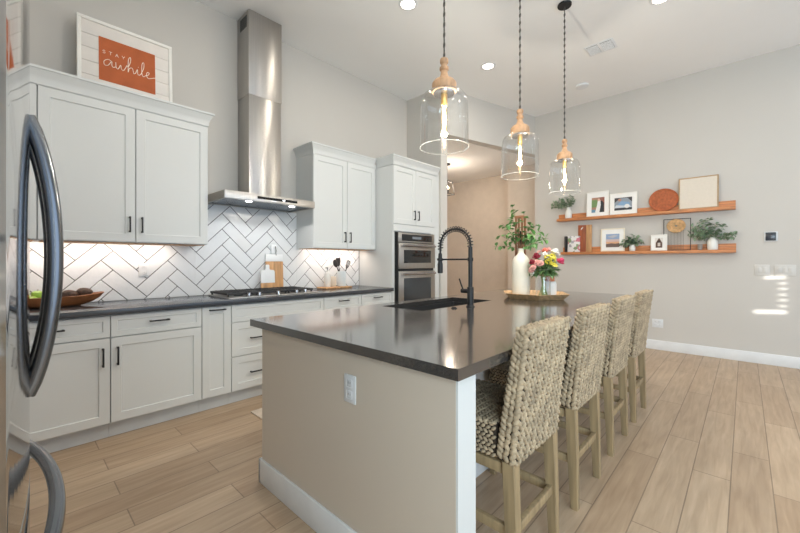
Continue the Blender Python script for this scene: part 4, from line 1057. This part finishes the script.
def flower(kind, col, p, r, label):
    p = Vector(p); d = (p-bc-Vector((0, 0, -.03))).normalized(); sx_ = d.cross(Vector((.3, .2, 1))).normalized(); sy_ = d.cross(sx_)
    b = B()
    if kind == 'rose':
        for ring, n, rr, tl in ((0, 5, .35, .2), (1, 6, .65, .5), (2, 7, 1, .95)):
            for k in range(n):
                a = 2*PI*k/n+ring*.5; o = sx_*math.cos(a)+sy_*math.sin(a)
                b.ell(p+o*r*rr*.55+d*r*(.45-.25*ring), ((o*math.sin(tl)+d*math.cos(tl))*r*.5, o.cross(d)*r*.42, (o*math.cos(tl)-d*math.sin(tl))*r*.16), 7, 5)
    elif kind == 'daisy':
        for k in range(14):
            a = 2*PI*k/14; o = sx_*math.cos(a)+sy_*math.sin(a); b.leaf(p, (o+d*.25), d, r, r*.34, .1)
        b.ell(p+d*.004, (sx_*r*.25, sy_*r*.25, d*r*.16), 8, 5)
    else:
        for k in range(26):
            a, e_ = Rb.uniform(0, 2*PI), Rb.uniform(.1, 1.5); o = (sx_*math.cos(a)+sy_*math.sin(a))*math.cos(e_)+d*math.sin(e_)
            b.ell(p+o*r*.75, (sx_*r*.22, sy_*r*.22, d*r*.22), 6, 4)
    t.part('flower', b, mat('petal_%d_%d_%d' % col, col, .6, 0, .1, 60), label)
PK, DR, YL, WH, SP, CR = (206, 60, 100), (140, 34, 52), (214, 200, 72), (240, 232, 222), (228, 170, 160), (232, 128, 104)
def fl(kind, col, right, fwd, up, r, lb):
    # right / forward as seen from the camera side
    p = bc+Vector((.685, -.7286, 0))*right-Vector((.7286, .685, 0))*fwd+Vector((0, 0, up)); flower(kind, col, p, r, lb)
fl('rose', PK, .135, .03, .125, .040, 'bright pink rose'); fl('rose', DR, -.070, .04, .165, .040, 'dark red rose'); fl('rose', DR, -.120, .075, .120, .030, 'dark maroon bloom')
fl('rose', SP, -.115, .06, .055, .036, 'pale pink bloom'); fl('rose', SP, -.055, .08, .105, .038, 'pale pink bloom'); fl('rose', CR, .015, .00, .215, .034, 'coral bloom')
fl('rose', WH, .10, -.01, .20, .040, 'cream white rose'); fl('rose', WH, .135, -.05, .185, .034, 'cream white rose'); fl('puff', YL, .01, .09, .115, .036, 'yellow cluster'); fl('puff', YL, .055, .06, .16, .036, 'yellow cluster')
fl('daisy', YL, .045, .11, .10, .040, 'yellow daisy'); fl('puff', WH, -.10, .03, .02, .022, 'white filler spray'); fl('puff', SP, -.03, .0, .20, .026, 'small pink cluster'); fl('rose', SP, .065, -.05, .225, .03, 'pale pink bloom')
fl('rose', WH, .075, .07, .205, .036, 'cream white rose'); fl('puff', YL, -.005, .10, .155, .034, 'yellow green cluster'); fl('puff', YL, .035, .10, .135, .034, 'yellow green cluster')
fl('rose', SP, -.085, .09, .115, .034, 'pale pink bloom'); fl('rose', SP, -.115, .09, .075, .03, 'pale pink bloom'); fl('rose', PK, .105, .08, .125, .03, 'bright pink rose'); fl('puff', WH, -.02, .09, .185, .026, 'white filler spray')
# candle jar
t = Th('candle_jar', 'white jar with copper lid beside the flowers', 'jar', (3.298, 1.268, ZT))
t.part('jar', B().lathe([(.050, 0), (.055, .006), (.056, .12), (.050, .135), (.034, .14)], (3.298, 1.268, ZT), 26), CERW)
t.part('lid', B().lathe([(.038, .1405), (.040, .144), (.040, .20), (.036, .204)], (3.298, 1.268, ZT), 24), mat('copper_lid', (206, 128, 92), .45), 'copper coloured lid')

# ------------------------------------------------------------------ hall lantern
t = Th('hall_lantern', 'small dark metal cage lantern hanging in the hall', 'lantern', (5.73, 4.15, 3.11))
lc = Vector((5.73, 4.15, 0)); b = B(); b.tube([lc+Vector((0, 0, 2.79)), lc+Vector((0, 0, 3.105))], .006, 8); b.lathe([(.06, 3.085), (.06, 3.108)], (lc.x, lc.y, 0), 20)
t.part('rod', b, BLACK)
b = B()
tp = [lc+Vector((.07*sx_, .07*sy_, 2.76)) for sx_, sy_ in ((-1, -1), (1, -1), (1, 1), (-1, 1))]; bt = [lc+Vector((.10*sx_, .10*sy_, 2.52)) for sx_, sy_ in ((-1, -1), (1, -1), (1, 1), (-1, 1))]
for k in range(4):
    b.tube([tp[k], bt[k]], .007, 6); b.tube([tp[k], tp[(k+1) % 4]], .007, 6); b.tube([bt[k], bt[(k+1) % 4]], .007, 6); b.tube([tp[k], lc+Vector((0, 0, 2.80))], .006, 6)
t.part('cage', b, BLACK)
for k in range(3):
    a = 2*PI*k/3; p = lc+Vector((.035*math.cos(a), .035*math.sin(a), 2.60)); cd = t.part('candle_sleeve', B().cyl(p-Vector((0, 0, .05)), p+Vector((0, 0, .02)), .010, n=10), BLACK)
    t.part('bulb', B().ell(p+Vector((0, 0, .055)), ((.013, 0, 0), (0, .013, 0), (0, 0, .032)), 10, 7), FIL, under=cd)

# under-cabinet strips
light('AREA', 'under_cabinet_strip_light', (.2, 3.74, 1.386), 4.2, (1, .86, .74), (0, .25, -1), 1.6, .03)
light('AREA', 'under_cabinet_strip_light', (2.82, 3.74, 1.386), 2.2, (1, .86, .74), (0, .25, -1), .8, .03)
